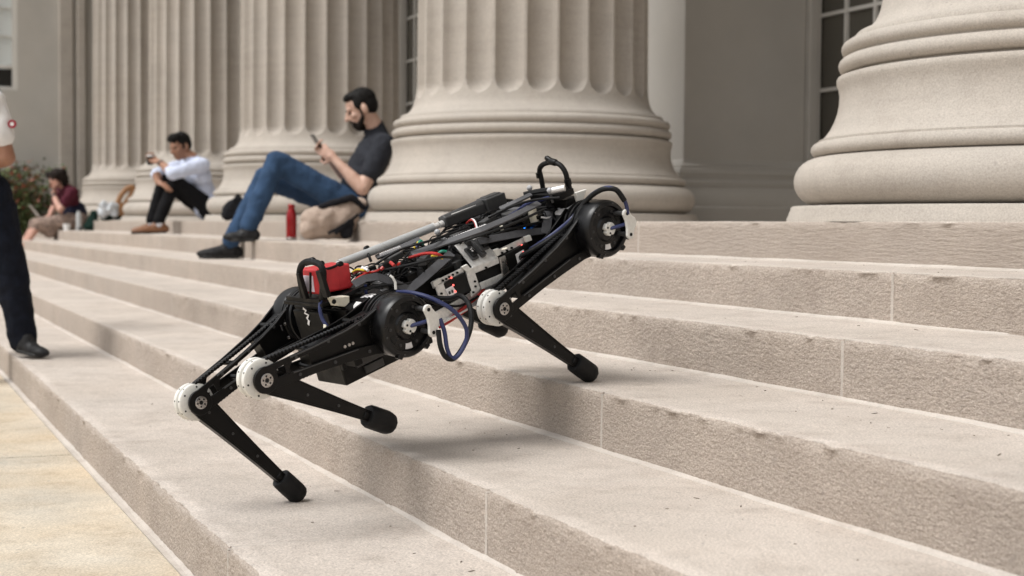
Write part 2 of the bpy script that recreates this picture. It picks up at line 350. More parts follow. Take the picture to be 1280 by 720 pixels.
# ------------------------------------------------------------------ the flight of stone steps
steps = empty("stone_steps", (0, -2.124, GZ), "flight of six broad pale limestone steps below the columns", kind='structure')
JO = {1: -5.19, 2: -3.06, 3: -2.67, 4: -2.96, 5: -2.59, 6: -2.86}
def fbm(p, o=4):
    a = 0; k = 1.0; f = 1.0
    for _ in range(o): a += k * noise.noise((p[0] * f, p[1] * f, p[2] * f)); k *= 0.5; f *= 2.1
    return a
def step_block(i, x0, x1, depth):
    yr = -(i - 1) * TR; zt = -(i - 1) * HR; near = x1 > -5.6 and x0 < 0.5 or (x1 > -5.6 and x0 < -1)
    dx = 0.014 if near else 0.08
    if x1 < -12: dx = 0.3
    n = max(4, int((x1 - x0) / dx)); r = 0.007
    prof = []                                          # (y, z, kind) kind 0 riser, 1 nosing, 2 tread
    nr = 9 if near else 4
    for k in range(nr): prof.append((yr, zt - HR - 0.02 + (HR + 0.02 - r) * k / (nr - 1) , 0))
    for k in range(1, 4): a = math.pi / 2 * k / 4; prof.append((yr + r - r * math.cos(a), zt - r + r * math.sin(a), 1))
    nt = 12 if near else 5
    for k in range(nt): prof.append((yr + r + (depth - r) * k / (nt - 1), zt, 2))
    vs = []; P = len(prof)
    for ix in range(n + 1):
        x = x0 + (x1 - x0) * ix / n; e = ix in (0, n); xx = x
        for (y, z, kd) in prof:
            dy = dz = 0
            if near:
                q = (x * 9, y * 9 + i * 7, z * 22)
                if kd == 0: dy = 0.0022 * fbm((x * 14, i * 3.1, z * 34)) + 0.0014 * fbm((x * 48, i, z * 80), 3)
                if kd == 1:
                    w = fbm((x * 30, i * 5.7, 0.3), 5) * 0.0046; c_ = max(0.0, noise.noise((x * 5.3, i * 9.1, 4)) - 0.42) * 0.012; dy = w + 0.0015 + c_ + 0.0015 * noise.noise((x * 1.7, i, 8)); dz = -abs(w) * 0.9 - c_ * 0.8
                if kd == 2: dz = 0.0 if e else 0.0007 * fbm((x * 6, y * 6, i), 3) - (0.0012 * abs(fbm((x * 30, i, 2))) if y < yr + 0.012 else 0)
            if e: dy += 0.002 if kd < 2 else 0; dz -= 0.0012 if kd == 1 else 0
            vs.append((xx, y + dy, z + dz))
    m = MB(); fs = []; mi = []
    for ix in range(n):
        for k in range(P - 1):
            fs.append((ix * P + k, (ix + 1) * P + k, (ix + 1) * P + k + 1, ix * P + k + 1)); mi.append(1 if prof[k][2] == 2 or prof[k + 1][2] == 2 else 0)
    m.add(vs, fs); m.mi = mi
    # solid ends
    for ix in (0, n):
        o = len(m.v); col = [vs[ix * P + k] for k in range(P)] + [(vs[ix * P][0], yr + depth, zt - HR - 0.02)]
        m.v += col; m.f.append(tuple(range(o, o + len(col)))); m.mi.append(0)
    return m
XL, XR = -24.0, 7.0
for i in range(1, 7):
    js = sorted(set([XL, XR] + [JO[i] - 5.0 * k for k in range(-3, 6) if XL + 0.6 < JO[i] - 5.0 * k < XR - 0.6]))
    depth = TR + 0.03 if i > 1 else 3.6
    yr = -(i - 1) * TR; zt = -(i - 1) * HR
    for a, b in zip(js[:-1], js[1:]):
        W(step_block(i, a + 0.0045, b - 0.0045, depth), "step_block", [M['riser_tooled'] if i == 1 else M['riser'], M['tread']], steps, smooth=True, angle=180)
    for x in js[1:-1]:
        m = MB(); m.box((x, yr + 0.0015 + 0.015, zt - HR / 2 - 0.0025), (0.0096, 0.03, HR - 0.003)); m.box((x, yr + 0.010 + (TR + 0.02) / 2, zt - 0.0002 - 0.02), (0.0096, TR + 0.02, 0.04))
        W(m, "joint_mortar", M['mortar'], steps)
    # worn mortar fillet where the tread meets the riser above
    m = MB(); vs = []; xs = []
    x = XL
    while x < XR: xs.append(x); x += 0.02 if x > -6 else 0.15
    for x in xs:
        w = max(0.002, 0.0115 + 0.0120 * fbm((x * 1.7, i * 3, 0), 4) + 0.003 * noise.noise((x * 26, i, 1))); h = 0.006 + 0.003 * fbm((x * 2.3, i * 2, 5), 3)
        vs += [(x, yr - w, zt - HR - 0.002), (x, yr - w * 0.9, zt - HR + 0.0016), (x, yr - w * 0.35, zt - HR + h * 0.55), (x, yr - 0.0005, zt - HR + h), (x, yr + 0.01, zt - HR + h)]
    m.add(vs, [(k * 5 + j, k * 5 + 5 + j, k * 5 + 6 + j, k * 5 + 1 + j) for k in range(len(xs) - 1) for j in range(4)])
    W(m, "mortar_fillet", M['mortar'], steps, smooth=True, angle=180)

# leaf crumbs and grit scattered on the treads
dm = MB(); rd = random.Random(3)
def crumb(x, y, z, s, el):
    a = rd.uniform(0, 6.28); X = V(math.cos(a), math.sin(a), rd.uniform(-.2, .2)); Y = V(-math.sin(a), math.cos(a), rd.uniform(-.2, .2)); Z = V(0, 0, 1)
    dm.prism([(-s * el, -s * .3), (-s * .2 * el, -s * .6), (s * el, -s * .1), (s * .3 * el, s * .6)], V(x, y, z + 0.0004), X, Y, s * 0.5)
for i in range(2, 8):
    y0, y1 = -(i - 1) * TR, -(i - 2) * TR; zt = -(i - 1) * HR
    for _ in range(62 if i < 7 else 40):
        x = rd.uniform(-5.4, -1.2); u = rd.random() ** 0.45; y = y0 + 0.02 + (y1 - y0 - 0.05) * u if i < 7 else y0 - 0.02 - 0.8 * rd.random() ** 2
        crumb(x, y + (0 if i < 7 else TR * 0 ), zt if i < 7 else GZ, rd.choice([0.0009, 0.0011, 0.0014, 0.0022]), rd.choice([1, 1, 1.5, 3.0]))
tag(dm.build("leaf_litter", M['debris']), "tiny dark leaf crumbs and grit scattered on the treads", kind='stuff')

# ------------------------------------------------------------------ columns
def bez(pts): return pts
PLINTH = [(0.90, -0.002), (1.026, 0.0), (1.024, 0.010), (1.017, 0.026), (1.012, 0.040), (1.010, 0.048), (1.006, 0.052), (0.93, 0.054)]
TORUS = [(0.90, 0.054)] + [(0.915 + 0.087 * math.cos(t), 0.136 + 0.082 * math.sin(t)) for t in [-math.pi * 0.47 + math.pi * 0.94 * k / 14 for k in range(15)]] + [(0.92, 0.219)]
BEAD = [(0.912, 0.2185)] + [(0.922 + 0.024 * math.cos(t), 0.244 + 0.024 * math.sin(t)) for t in [-math.pi * 0.5 + math.pi * k / 8 for k in range(9)]] + [(0.921, 0.2685), (0.921, 0.276), (0.912, 0.277)]
SCOTIA = [(0.912, 0.277), (0.897, 0.292), (0.881, 0.315), (0.868, 0.342), (0.858, 0.372), (0.853, 0.402), (0.852, 0.430), (0.856, 0.455), (0.862, 0.470), (0.8625, 0.482), (0.859, 0.490), (0.845, 0.494)]
UPPER = [(0.845, 0.494), (0.826, 0.496), (0.824, 0.503)] + [(0.828 + 0.029 * math.cos(t), 0.531 + 0.028 * math.sin(t)) for t in [-math.pi * 0.45 + math.pi * 0.85 * k / 7 for k in range(8)]] + [(0.829, 0.558), (0.829, 0.563)] + [(0.822 + 0.026 * math.cos(t), 0.588 + 0.025 * math.sin(t)) for t in [-math.pi * 0.4 + math.pi * 0.9 * k / 7 for k in range(8)]] + [(0.808, 0.616), (0.806, 0.630), (0.797, 0.640), (0.775, 0.645)]
def shaft_mesh():
    NF, NS = 24, 26; n = NF * NS; m = MB(); zs = [0.645, 0.652, 0.664, 0.682, 0.705, 0.725] + [0.738 + 0.0046 * k for k in range(20)] + [0.835, 0.86, 0.95, 1.3, 2.2, 3.2, 5.0, 9.2]
    hw = 0.080; zb = 0.742; vs = []
    def Rz(z):
        base = 0.708 - 0.006 * max(0, z - 0.9)
        return base + 0.067 * math.exp(-(z - 0.645) / 0.045) if z < 1.2 else base
    for z in zs:
        for i in range(n):
            t = 2 * math.pi * i / n; u = ((i % NS) / NS - 0.5) * 2 * (math.pi * 0.708 / NF)   # across one flute
            r = Rz(z)
            if z > zb:
                zz = max(0.0, zb + hw - z); q = hw * hw - u * u - zz * zz
                if q > 0: r -= 0.82 * math.sqrt(q)
            vs.append((r * math.cos(t), r * math.sin(t), z))
    fs = [(k * n + i, k * n + (i + 1) % n, (k + 1) * n + (i + 1) % n, (k + 1) * n + i) for k in range(len(zs) - 1) for i in range(n)]
    return m.add(vs, fs)
proto = {}
def column(x, label):
    root = empty("fluted_column", (x, 1.0275, 0), label, "column", "fluted stone columns of the portico")
    if not proto:
        for nm, pf in (("plinth", PLINTH), ("lower_torus", TORUS), ("astragal", BEAD), ("scotia", SCOTIA), ("upper_torus", UPPER)):
            proto[nm] = MB().lathe(pf, n=160).build(nm, M['column'], root, smooth=True, angle=50)
        proto["shaft"] = shaft_mesh().build("shaft", M['column'], root, smooth=True, angle=38)
    else:
        for nm, o in proto.items():
            c = o.copy(); COL.objects.link(c); c.parent = root
    # turn so that a flute faces the camera as it does on the middle column
    root.rotation_euler.z = R(-42.0)
    return root
CL = ["huge column at the right edge of the frame, its moulded base cut off", "column whose full base stands directly behind the robot's raised front end",
      "column the bearded man leans towards, behind his raised knees", "column behind the head of the man in the pale shirt", "narrowest farthest column, beside the woman in maroon"]
CX = [-3.8645 - 4.65644 * k for k in range(5)]
for x, lb in zip(CX, CL): column(x, lb)

# ------------------------------------------------------------------ building behind the columns
bld = empty("portico_building", (-9, 3.5, 0), "grey limestone building wall with piers and tall windows behind the columns", "building")
WY0 = 3.45
def rect_profile(m, x0, x1, y0, y1, prof):
    """moulding swept round the front and both sides of a pier; prof = [(projection, z)]"""
    vs = []
    for p, z in prof: vs += [(x1 + p, y1, z), (x1 + p, y0 - p, z), (x0 - p, y0 - p, z), (x0 - p, y1, z)]
    m.add(vs, [(k * 4 + j, k * 4 + j + 1, k * 4 + 5 + j, k * 4 + 4 + j) for k in range(len(prof) - 1) for j in range(3)])
PB = [(p_ * 1.5, z_) for p_, z_ in [(0.10, 0.0), (0.10, 0.11), (0.095, 0.113), (0.085, 0.118), (0.085, 0.15), (0.072, 0.20), (0.06, 0.235), (0.052, 0.25), (0.056, 0.262), (0.056, 0.285), (0.050, 0.30), (0.040, 0.305), (0.040, 0.325), (0.046, 0.345), (0.040, 0.372), (0.028, 0.380), (0.028, 0.395), (0.010, 0.41), (0.0, 0.44)]]
for xr in (-9.0, -13.4, -17.8, -22.2, -4.6):
    m = MB(); m.box((xr - 0.44, (2.37 + 3.34) / 2, 5.2), (0.88, 3.34 - 2.37, 10.4)); W(m, "pier", M['wall'], bld, bevel=0.006)
    m = MB(); rect_profile(m, xr - 0.88, xr, 2.37, 3.34, PB); W(m, "pier_base", M['wall'], bld, smooth=True, angle=30)
    m = MB(); m.box((xr + 0.0, 3.38, 5.2), (0.10, 0.075, 10.4)); m.box((xr - 0.88, 3.38, 5.2), (0.10, 0.075, 10.4)); m.box((xr + 0.02, 3.43, 5.2), (0.05, 0.03, 10.4)); W(m, "window_reveal", M['wall'], bld, bevel=0.012, seg=3)
def window(x0, x1, z0, z1, cols, rows):
    f = MB(); y = WY0
    for x in (x0 + 0.03, x1 - 0.03): f.box((x, y, (z0 + z1) / 2), (0.06, 0.07, z1 - z0))
    for z in (z0 + 0.03, z1 - 0.03): f.box(((x0 + x1) / 2, y - 0.002, z), (x1 - x0 - 0.121, 0.07, 0.06))
    fr = W(f, "window", M['frame'], bld, bevel=0.004)
    pw = (x1 - x0 - 0.12) / cols; ph = (z1 - z0 - 0.12) / rows; g = MB()
    for c in range(1, cols): g.box((x0 + 0.06 + pw * c, y + 0.002, (z0 + z1) / 2), (0.024, 0.04, z1 - z0 - 0.121))
    for r_ in range(1, rows): g.box(((x0 + x1) / 2, y + 0.004, z0 + 0.06 + ph * r_), (x1 - x0 - 0.121, 0.036, 0.024))
    W(g, "glazing_bar", M['frame'], fr.parent).parent = fr
    pm = None
    for c in range(cols):
        for r_ in range(rows):
            if pm is None: pm = MB().box((0, 0, 0), (pw - 0.026, 0.006, ph - 0.026)); o = pm.build("pane", M['glass'], fr); p0 = o
            else: o = p0.copy(); COL.objects.link(o); o.parent = fr
            o.location = V(x0 + 0.06 + pw * (c + 0.5), y + 0.008, z0 + 0.06 + ph * (r_ + 0.5)) - V(bld.location)
            o.rotation_euler = (R(rd.uniform(-.3, .3)), 0, R(rd.uniform(-.3, .3)))
window(-9.05, -6.02, 0.36, 3.10 + 0.52 * 2, 9, 7)
window(-17.85, -14.82, 0.36, 3.10 + 0.52 * 2, 9, 7)
window(-13.45, -10.42, 0.36, 3.10 + 0.52 * 2, 3, 2)
m = MB()
for a, b in ((-26.0, -17.852), (-14.818, -13.452), (-10.418, -9.052), (-6.018, 8.0)): m.box(((a + b) / 2, 3.62, 5.2), (b - a, 0.4, 10.4))
for a in (-17.85, -13.45, -9.05): m.box((a + 1.515, 3.62, 0.17), (3.03, 0.38, 0.36)); m.box((a + 1.515, 3.62, 7.28), (3.03, 0.38, 6.27))
W(m, "wall", M['wall'], bld)
m = MB(); m.box((-9, 5.0, 3), (34, 0.1, 7)); W(m, "unlit_backing", M['shade_black'], bld)  # near-black sheet, the darkness of unlit rooms put into its colour
m = MB(); m.box((-9.2, 1.75, 10.0), (33.4, 3.5, 1.3)); m.box((-9.2, 0.9, 11.3), (33.6, 2.9, 1.3)); W(m, "entablature", M['wall'], bld)

wing = empty("building_wing", (-25.5, 0, GZ), "plain grey stone wing wall with a window at the left edge", "building")
m = MB()
m.box((-26.5, -4.13, 5), (2.0, 4.50, 11.5))
W(m, "side_wall", M['wall'], wing)
m = MB(); m.box((-26.5, -1.16, 0.66), (2.0, 1.44, 2.84)); m.box((-26.5, -1.16, 7.9), (2.0, 1.44, 6.6)); W(m, "window_wall", M['wall'], wing)
m = MB(); m.box((-26.5, 0.97, 5), (2.0, 2.82, 11.5)); W(m, "wall", M['wall'], wing)
for y0, y1, p in ((0.20, 0.42, 0.10), (0.475, 0.61, 0.13), (0.86, 1.1, 0.10)):
    m = MB(); m.box((-25.5 + p / 2 - 0.01, (y0 + y1) / 2, 5), (p + 0.02, y1 - y0, 11.4)); W(m, "pilaster", M['column'], wing, bevel=0.02, seg=3)
m = MB(); m.box((-25.5, 0.447, 5), (0.06, 0.05, 11.4)); W(m, "pilaster_groove", M['wall'], wing)
f = MB()
for y in (-0.47, -1.85): f.box((-25.62, y, 3.34), (0.09, 0.07, 2.5))
for z in (2.11, 4.55): f.box((-25.622, -1.16, z), (0.09, 1.309, 0.06))
f.box((-25.624, -1.16, 2.46), (0.08, 1.309, 0.05))
wf = W(f, "window", M['frame'], wing, bevel=0.006)
for zc, h, mm in ((2.29, 0.28, 'glassdark'), (3.5, 2.0, 'blind')):
    m = MB(); m.box((-25.66, -1.16, zc), (0.01, 1.30, h)); o = W(m, "pane", M[mm], wing); o.parent = wf
g = MB()
for y in (-0.81, -1.16, -1.51): g.box((-25.632, y, 3.5), (0.03, 0.025, 2.0))
for z in (2.95, 3.4, 3.85): g.box((-25.634, -1.16, z), (0.026, 1.30, 0.022))
o = W(g, "glazing_bar", M['frame'], wing); o.parent = wf

# shrub in front of the wing wall
sh = empty("shrub", (-24.75, -0.55, GZ), "green shrub with rust tinged leaves below the plain wing wall", "shrub")
st = MB(); lf = MB(); lr = MB(); rs = random.Random(11)
for k in range(60):
    bx, by = -24.75 + rs.uniform(-.25, .3), -0.62 + rs.uniform(-.62, .55)
    h = rs.uniform(1.0, 1.62) * (1.0 if by > -0.9 else 0.95); tx, ty = bx + rs.uniform(-.3, .3), by + rs.uniform(-.22, .22)
    p0, p1 = V(bx, by, GZ), V(tx, ty, GZ + h); mid = (p0 + p1) / 2 + V(rs.uniform(-.08, .08), rs.uniform(-.08, .08), 0)
    st.tube([p0, mid, p1], lambda t: 0.010 * (1 - t) + 0.003, 5, sub=4)
    for j in range(125):
        t = rs.uniform(0.18, 1.03); c = p0.lerp(p1, t) + V(rs.gauss(0, .085), rs.gauss(0, .085), rs.gauss(0, .05))
        a = rs.uniform(0, 6.28); el = rs.uniform(-.7, .9); d = V(math.cos(a) * math.cos(el), math.sin(a) * math.cos(el), math.sin(el)); w = d.cross(V(rs.gauss(0, 1), rs.gauss(0, 1), 1.5)).normalized(); L = rs.uniform(.06, .115)
        nn = d.cross(w)
        tgt = lr if (rs.random() < 0.10 + 0.30 * max(0, t - .45)) else lf
        tgt.add([c, c + d * L * .45 + w * L * .28 + nn * L * .05, c + d * L, c + d * L * .45 - w * L * .28 + nn * L * .05], [(0, 1, 2, 3)])
W(st, "stem", M['twig'], sh, smooth=True); W(lf, "foliage", M['leaf'], sh); W(lr, "rust_foliage", M['leafred'], sh)
# ------------------------------------------------------------------ people
def frame_(d, n):
    d = V(d).normalized(); n = (V(n) - d * V(n).dot(d)).normalized(); return d, n, d.cross(n)
def hand(m, w, d, n, s=1.0, curl=0.5, thumb=1, spread=1.0):
    """palm, four unequal bent fingers and a thumb; w wrist, d along the hand, n where the palm faces, thumb on side +-1"""
    d, n, sd = frame_(d, n); w = V(w)
    m.ell(w + d * .045 * s, (.048 * s, .014 * s, .040 * s), (d, n, sd), 12, 8)
    m.cap(w - d * .01 * s, w + d * .03 * s, .026 * s, .026 * s, 10)
    for k, (off, ln) in enumerate(((.030, .92), (.010, 1.0), (-.010, .95), (-.029, .76))):
        p = w + d * .080 * s + sd * (off * thumb * s); a = 0.0; L = .042 * ln * s; r = .0092 * s
        for j in range(3):
            a += curl * (0.75 + 0.12 * k) * (1.0 if j else .7)
            q = p + (d * math.cos(a) + n * math.sin(a) + sd * off * thumb * 2.2 * spread * (1 if j == 0 else .2)) * L
            m.cap(p, q, r, r * .92, 8); p = q; L *= .72; r *= .93
    p = w + d * .022 * s + sd * (.030 * thumb * s)
    q = p + (d * .55 + sd * .75 * thumb + n * .30).normalized() * .038 * s; m.cap(p, q, .0115 * s, .0105 * s, 8)
    t = q + (d * .85 + sd * .15 * thumb + n * (.25 + .4 * curl)).normalized() * .032 * s; m.cap(q, t, .0102 * s, .009 * s, 8)
def head(m, c, f, u, s=1.0):
    """head with brow, nose, lips, chin and ears; c the middle of the skull, f facing, u up. Returns the head's axes"""
    u = V(u).normalized(); f = V(f); f = (f - u * f.dot(u)).normalized(); sd = f.cross(u); c = V(c); A = (sd, f, u)
    P = lambda x, y, z: c + (sd * x + f * y + u * z) * s
    m.ell(P(0, -.008, .030), (.076 * s, .096 * s, .090 * s), A, 20, 14)
    m.ell(P(0, .030, -.030), (.062 * s, .062 * s, .082 * s), A, 18, 12)
    m.ell(P(0, .052, -.088), (.034 * s, .032 * s, .026 * s), A, 12, 8)
    m.cap(P(-.035, .076, .022), P(.035, .076, .022), .015 * s, .015 * s, 8)          # brow
    m.cap(P(0, .088, .014), P(0, .113, -.026), .010 * s, .014 * s, 8)               # nose
    m.ell(P(.012, .096, -.030), (.010 * s, .010 * s, .008 * s), A, 8, 6); m.ell(P(-.012, .096, -.030), (.010 * s, .010 * s, .008 * s), A, 8, 6)
    m.cap(P(-.020, .083, -.056), P(.020, .083, -.056), .008 * s, .008 * s, 8); m.cap(P(-.017, .082, -.067), P(.017, .082, -.067), .009 * s, .009 * s, 8)
    for x in (-1, 1):
        m.ell(P(x * .045, .062, -.018), (.022 * s, .020 * s, .020 * s), A, 10, 8)     # cheek
        m.ell(P(x * .080, -.012, -.010), (.013 * s, .020 * s, .032 * s), A, 10, 8)    # ear
    return P, A
def eyes(par, P, A, s, T):
    for x in (-1, 1):
        MB().ell(P(x * .032, .078, .004), (.013 * s, .010 * s, .007 * s), A, 12, 8).build("eye", M['eye'], par, T=T, smooth=True)
        MB().cap(P(x * .016, .089, .021), P(x * .050, .078, .022), .0055 * s, .004 * s, 8).build("eyebrow", M['hair'], par, T=T, smooth=True)
def shoe(par, heel, toe, ankle, s, mat, sole, T, name="shoe"):
    heel, toe, ankle = V(heel), V(toe), V(ankle); d = (toe - heel).normalized(); up = V(0, 0, 1); up = (up - d * up.dot(d)).normalized(); sd = d.cross(up)
    m = MB(); b = up * .035 * s
    m.cap(heel + b * 1.1, heel.lerp(toe, .5) + b * 1.0, .036 * s, .040 * s); m.cap(heel.lerp(toe, .5) + b * 1.0, toe - d * .03 * s + b * .8, .041 * s, .027 * s)
    m.ell(heel.lerp(toe, .70) + b * .8, (.09 * s, .044 * s, .030 * s), (d, sd, up)); m.cap(heel + d * .03 * s + b * 1.4, ankle, .040 * s, .041 * s); m.cap(heel.lerp(toe, .38) + b * 1.3, heel.lerp(toe, .25) + b * 2.3, .034 * s, .034 * s)
    o = m.build(name, mat, par, T=T); r = o.modifiers.new("skin", 'REMESH'); r.mode = 'VOXEL'; r.voxel_size = .008; r.use_smooth_shade = True; q = o.modifiers.new("relax", 'SMOOTH'); q.iterations = 3
    k = MB(); pts = []
    L = (toe - heel).length
    for t, w in ((-.03, .022), (.0, .032), (.2, .034), (.45, .034), (.7, .046), (.88, .040), (.98, .022), (1.01, .0)): pts.append((t * L, w * s))
    poly = [(x, y) for x, y in pts] + [(x, -y) for x, y in pts[::-1] if y > 0]
    k.prism(poly, heel - up * .001, d, sd, -.020 * s if d.cross(sd).dot(up) < 0 else .020 * s)
    k.build("sole", sole, o, T=T, bevel=.004)
    m = MB()
    for j in range(4): c = heel.lerp(toe, .42 + .07 * j) + up * (.083 - .008 * j) * s; m.cap(c - sd * .022 * s, c + sd * .022 * s, .0035 * s, .0035 * s, 6)
    m.build("lace", mat, o, T=T, smooth=True)
    return o
def trousers(m, J, s, wide=1.0):
    m.cap(J['hipL'], J['hipR'], .105 * s, .105 * s)
    for k in 'LR':
        m.cap(J['hip' + k], J['knee' + k], .092 * s * wide, .068 * s * wide); m.cap(J['knee' + k], J['ank' + k], .067 * s * wide, .056 * s * wide)
def torso(m, J, s, r=1.0):
    up = V(J['neck']); pel = (V(J['hipL']) + V(J['hipR'])) / 2; ch = (V(J['shL']) + V(J['shR'])) / 2
    belly = pel.lerp(ch, .38); chest = pel.lerp(ch, .78)
    sd = (V(J['shR']) - V(J['shL'])).normalized(); ax = (ch - pel).normalized(); fr = sd.cross(ax)
    m.ell(chest, (.165 * s * r, .112 * s * r, .19 * s), (sd, fr, ax)); m.ell(belly, (.150 * s * r, .110 * s * r, .20 * s), (sd, fr, ax)); m.ell(pel + ax * .02, (.160 * s * r, .118 * s * r, .13 * s), (sd, fr, ax))
    m.cap(V(J['shL']), V(J['shR']), .060 * s * r, .060 * s * r); m.cap(V(J['shL']).lerp(belly, .45), V(J['shR']).lerp(belly, .45), .08 * s * r)
    m.cap(ch.lerp(up, .3), V(J['shL']), .058 * s * r, .058 * s * r); m.cap(ch.lerp(up, .3), V(J['shR']), .058 * s * r, .058 * s * r)
def body_skin(J, s, hd, arms=True):
    m = MB(); torso(m, J, s, .80); P, A = head(m, J['head'], hd[0], hd[1], s)
    m.cap(P(0, -.018, -.055), J['neck'], .054 * s, .062 * s)
    for k in 'LR':
        m.cap(J['sh' + k], J['el' + k], .050 * s, .041 * s); m.cap(J['el' + k], V(J['el' + k]).lerp(V(J['wr' + k]), .35), .042 * s, .043 * s); m.cap(V(J['el' + k]).lerp(V(J['wr' + k]), .35), J['wr' + k], .042 * s, .027 * s)
        m.cap(J['hip' + k], J['knee' + k], .070 * s, .048 * s); m.cap(J['knee' + k], V(J['knee' + k]).lerp(V(J['ank' + k]), .4), .048 * s, .047 * s); m.cap(V(J['knee' + k]).lerp(V(J['ank' + k]), .4), J['ank' + k], .046 * s, .033 * s)
        if 'toe' + k in J: m.cap(J['ank' + k], J['toe' + k], .030 * s, .022 * s)
    return m, P, A
def sleeve(m, J, k, s, t, r=1.0):
    """short sleeve down to fraction t of the upper arm, or long when t > 1"""
    sh, el, wr = V(J['sh' + k]), V(J['el' + k]), V(J['wr' + k])
    if t <= 1: m.cap(sh, sh.lerp(el, t), .066 * s * r, .062 * s * r)
    else: m.cap(sh, el, .064 * s * r, .054 * s * r); m.cap(el, el.lerp(wr, t - 1), .054 * s * r, .043 * s * r)

# bearded man reading his phone, leaning back against the column
s = 1.10
J = dict(head=(-9.8600, 0.3611, 0.7623), neck=(-9.8600, 0.4639, 0.6197), shL=(-9.6600, 0.4549, 0.5125), shR=(-10.0600, 0.5064, 0.5489), hipL=(-9.7200, 0.2409, 0.1046), hipR=(-9.9800, 0.2985, 0.1022),
         elL=(-9.6200, 0.2924, 0.2155), wrL=(-9.7400, 0.1409, 0.4067), elR=(-10.0600, 0.3339, 0.2908), wrR=(-9.9000, 0.1437, 0.4341),
         kneeL=(-9.7200, -0.2608, 0.3859), ankL=(-9.6800, -0.4557, -0.0333), kneeR=(-9.9800, -0.2703, 0.2881), ankR=(-9.9800, -0.5026, -0.1355))
base = (-9.82, 0.10, 0.0); T = Matrix.Translation(-V(base)); B = lambda p: V(p)
m, P, A = body_skin(J, s, ((-.22, -.80, -.46), (-.05, -.42, .9)))
hand(m, J['wrL'], V((-9.8000, 0.0425, 0.4969)) - V(J['wrL']), (-1, 0.1, .35), s, .55, 1); hand(m, J['wrR'], V((-9.8600, 0.0487, 0.4944)) - V(J['wrR']), (.9, 0, .45), s, .55, -1)
p4 = m.blob("person", M['skin_fair'], None, base, voxel=.0065, smooth=3)
tag(p4, "bearded man in a charcoal shirt and blue jeans reading his phone against a column", "person")
eyes(p4, P, A, s, T)
m = MB(); torso(m, J, s, 1.0); sleeve(m, J, 'L', s, .62, 1.05); sleeve(m, J, 'R', s, .62, 1.05); m.cap(V(J['neck']) + V(0, .01, -.03), V(J['neck']) + V(0, -.005, .012), .074 * s, .066 * s)
m.build("shirt", M['charcoal'], p4, T=T)
def cloth_mods(o, voxel=.010, smooth=4, wr=.014, ws=.07):
    r = o.modifiers.new("skin", 'REMESH'); r.mode = 'VOXEL'; r.voxel_size = voxel; r.use_smooth_shade = True
    q = o.modifiers.new("relax", 'SMOOTH'); q.iterations = smooth
    if wr:
        t = bpy.data.textures.new("folds", 'CLOUDS'); t.noise_scale = ws; t.noise_depth = 2; d = o.modifiers.new("folds", 'DISPLACE'); d.texture = t; d.strength = wr; d.mid_level = .5
    return o
cloth_mods(p4.children[-1])
k = MB(); c = V(J['neck']); k.ribbon([c + V(.06, .03, .005), c + V(.05, -.05, .0), c + V(0, -.085, -.015), c + V(-.05, -.05, 0), c + V(-.06, .03, .005)], .04, (0, -.2, 1), .006); k.build("collar", M['charcoal'], p4, T=T, smooth=True)
m = MB(); trousers(m, J, s); cloth_mods(m.build("jeans", M['denim'], p4, T=T), wr=.022, ws=.075)
m = MB()                                                              # short hair, beard
m.ell(P(0, -.020, .050), (.079 * s, .094 * s, .077 * s), A); m.ell(P(0, -.044, .010), (.0775 * s, .066 * s, .072 * s), A); m.ell(P(0, .034, .092), (.060 * s, .050 * s, .030 * s), A); m.ell(P(0, .060, .090), (.044 * s, .024 * s, .016 * s), A)
for x in (-1, 1): m.ell(P(x * .064, .012, .032), (.016 * s, .028 * s, .034 * s), A); m.cap(P(x * .066, .010, .01), P(x * .064, .016, -.035), .009 * s, .007 * s)
cloth_mods(m.build("hair", M['hair'], p4, T=T), .006, 2, .007, .015)
m = MB(); m.ell(P(0, .048, -.090), (.045 * s, .042 * s, .035 * s), A)
for x in (-1, 1): m.cap(P(x * .064, .018, -.045), P(x * .040, .052, -.086), .011 * s, .023 * s); m.cap(P(x * .004, .094, -.047), P(x * .034, .078, -.066), .008 * s, .010 * s)
m.cap(P(-.02, .082, -.080), P(.02, .082, -.080), .014 * s)
cloth_mods(m.build("beard", M['beard'], p4, T=T), .006, 1, .006, .012)
for kk, hp, tp in (('L', (-9.6600, -0.4237, -0.1366), (-9.7000, -0.5713, -0.1374)), ('R', (-9.9800, -0.4597, -0.2526), (-9.9800, -0.7154, -0.2521))):
    shoe(p4, hp, tp, J['ank' + kk], s, M['shoe'], M['sole'], T)
m = MB(); m.cap(V(J['ankL']) + V(0, .01, .03), V(J['ankL']) - V(0, 0, .03), .046 * s); m.build("sock", M['darksock'], p4, T=T, smooth=True)
ph = MB(); c = (V(J['wrL']) + V(J['wrR'])) / 2; c = V((-9.8300, 0.0456, 0.5143)); dx = V(1, 0, 0); dy = V(0, -.55, .83); ph.box(c, (.075, .15, .009), (dx, dy, dx.cross(dy)))
tag(ph.build("phone", M['phone'], None, loc=tuple(c), bevel=.003), "black phone held up in the bearded man's hands", "phone")

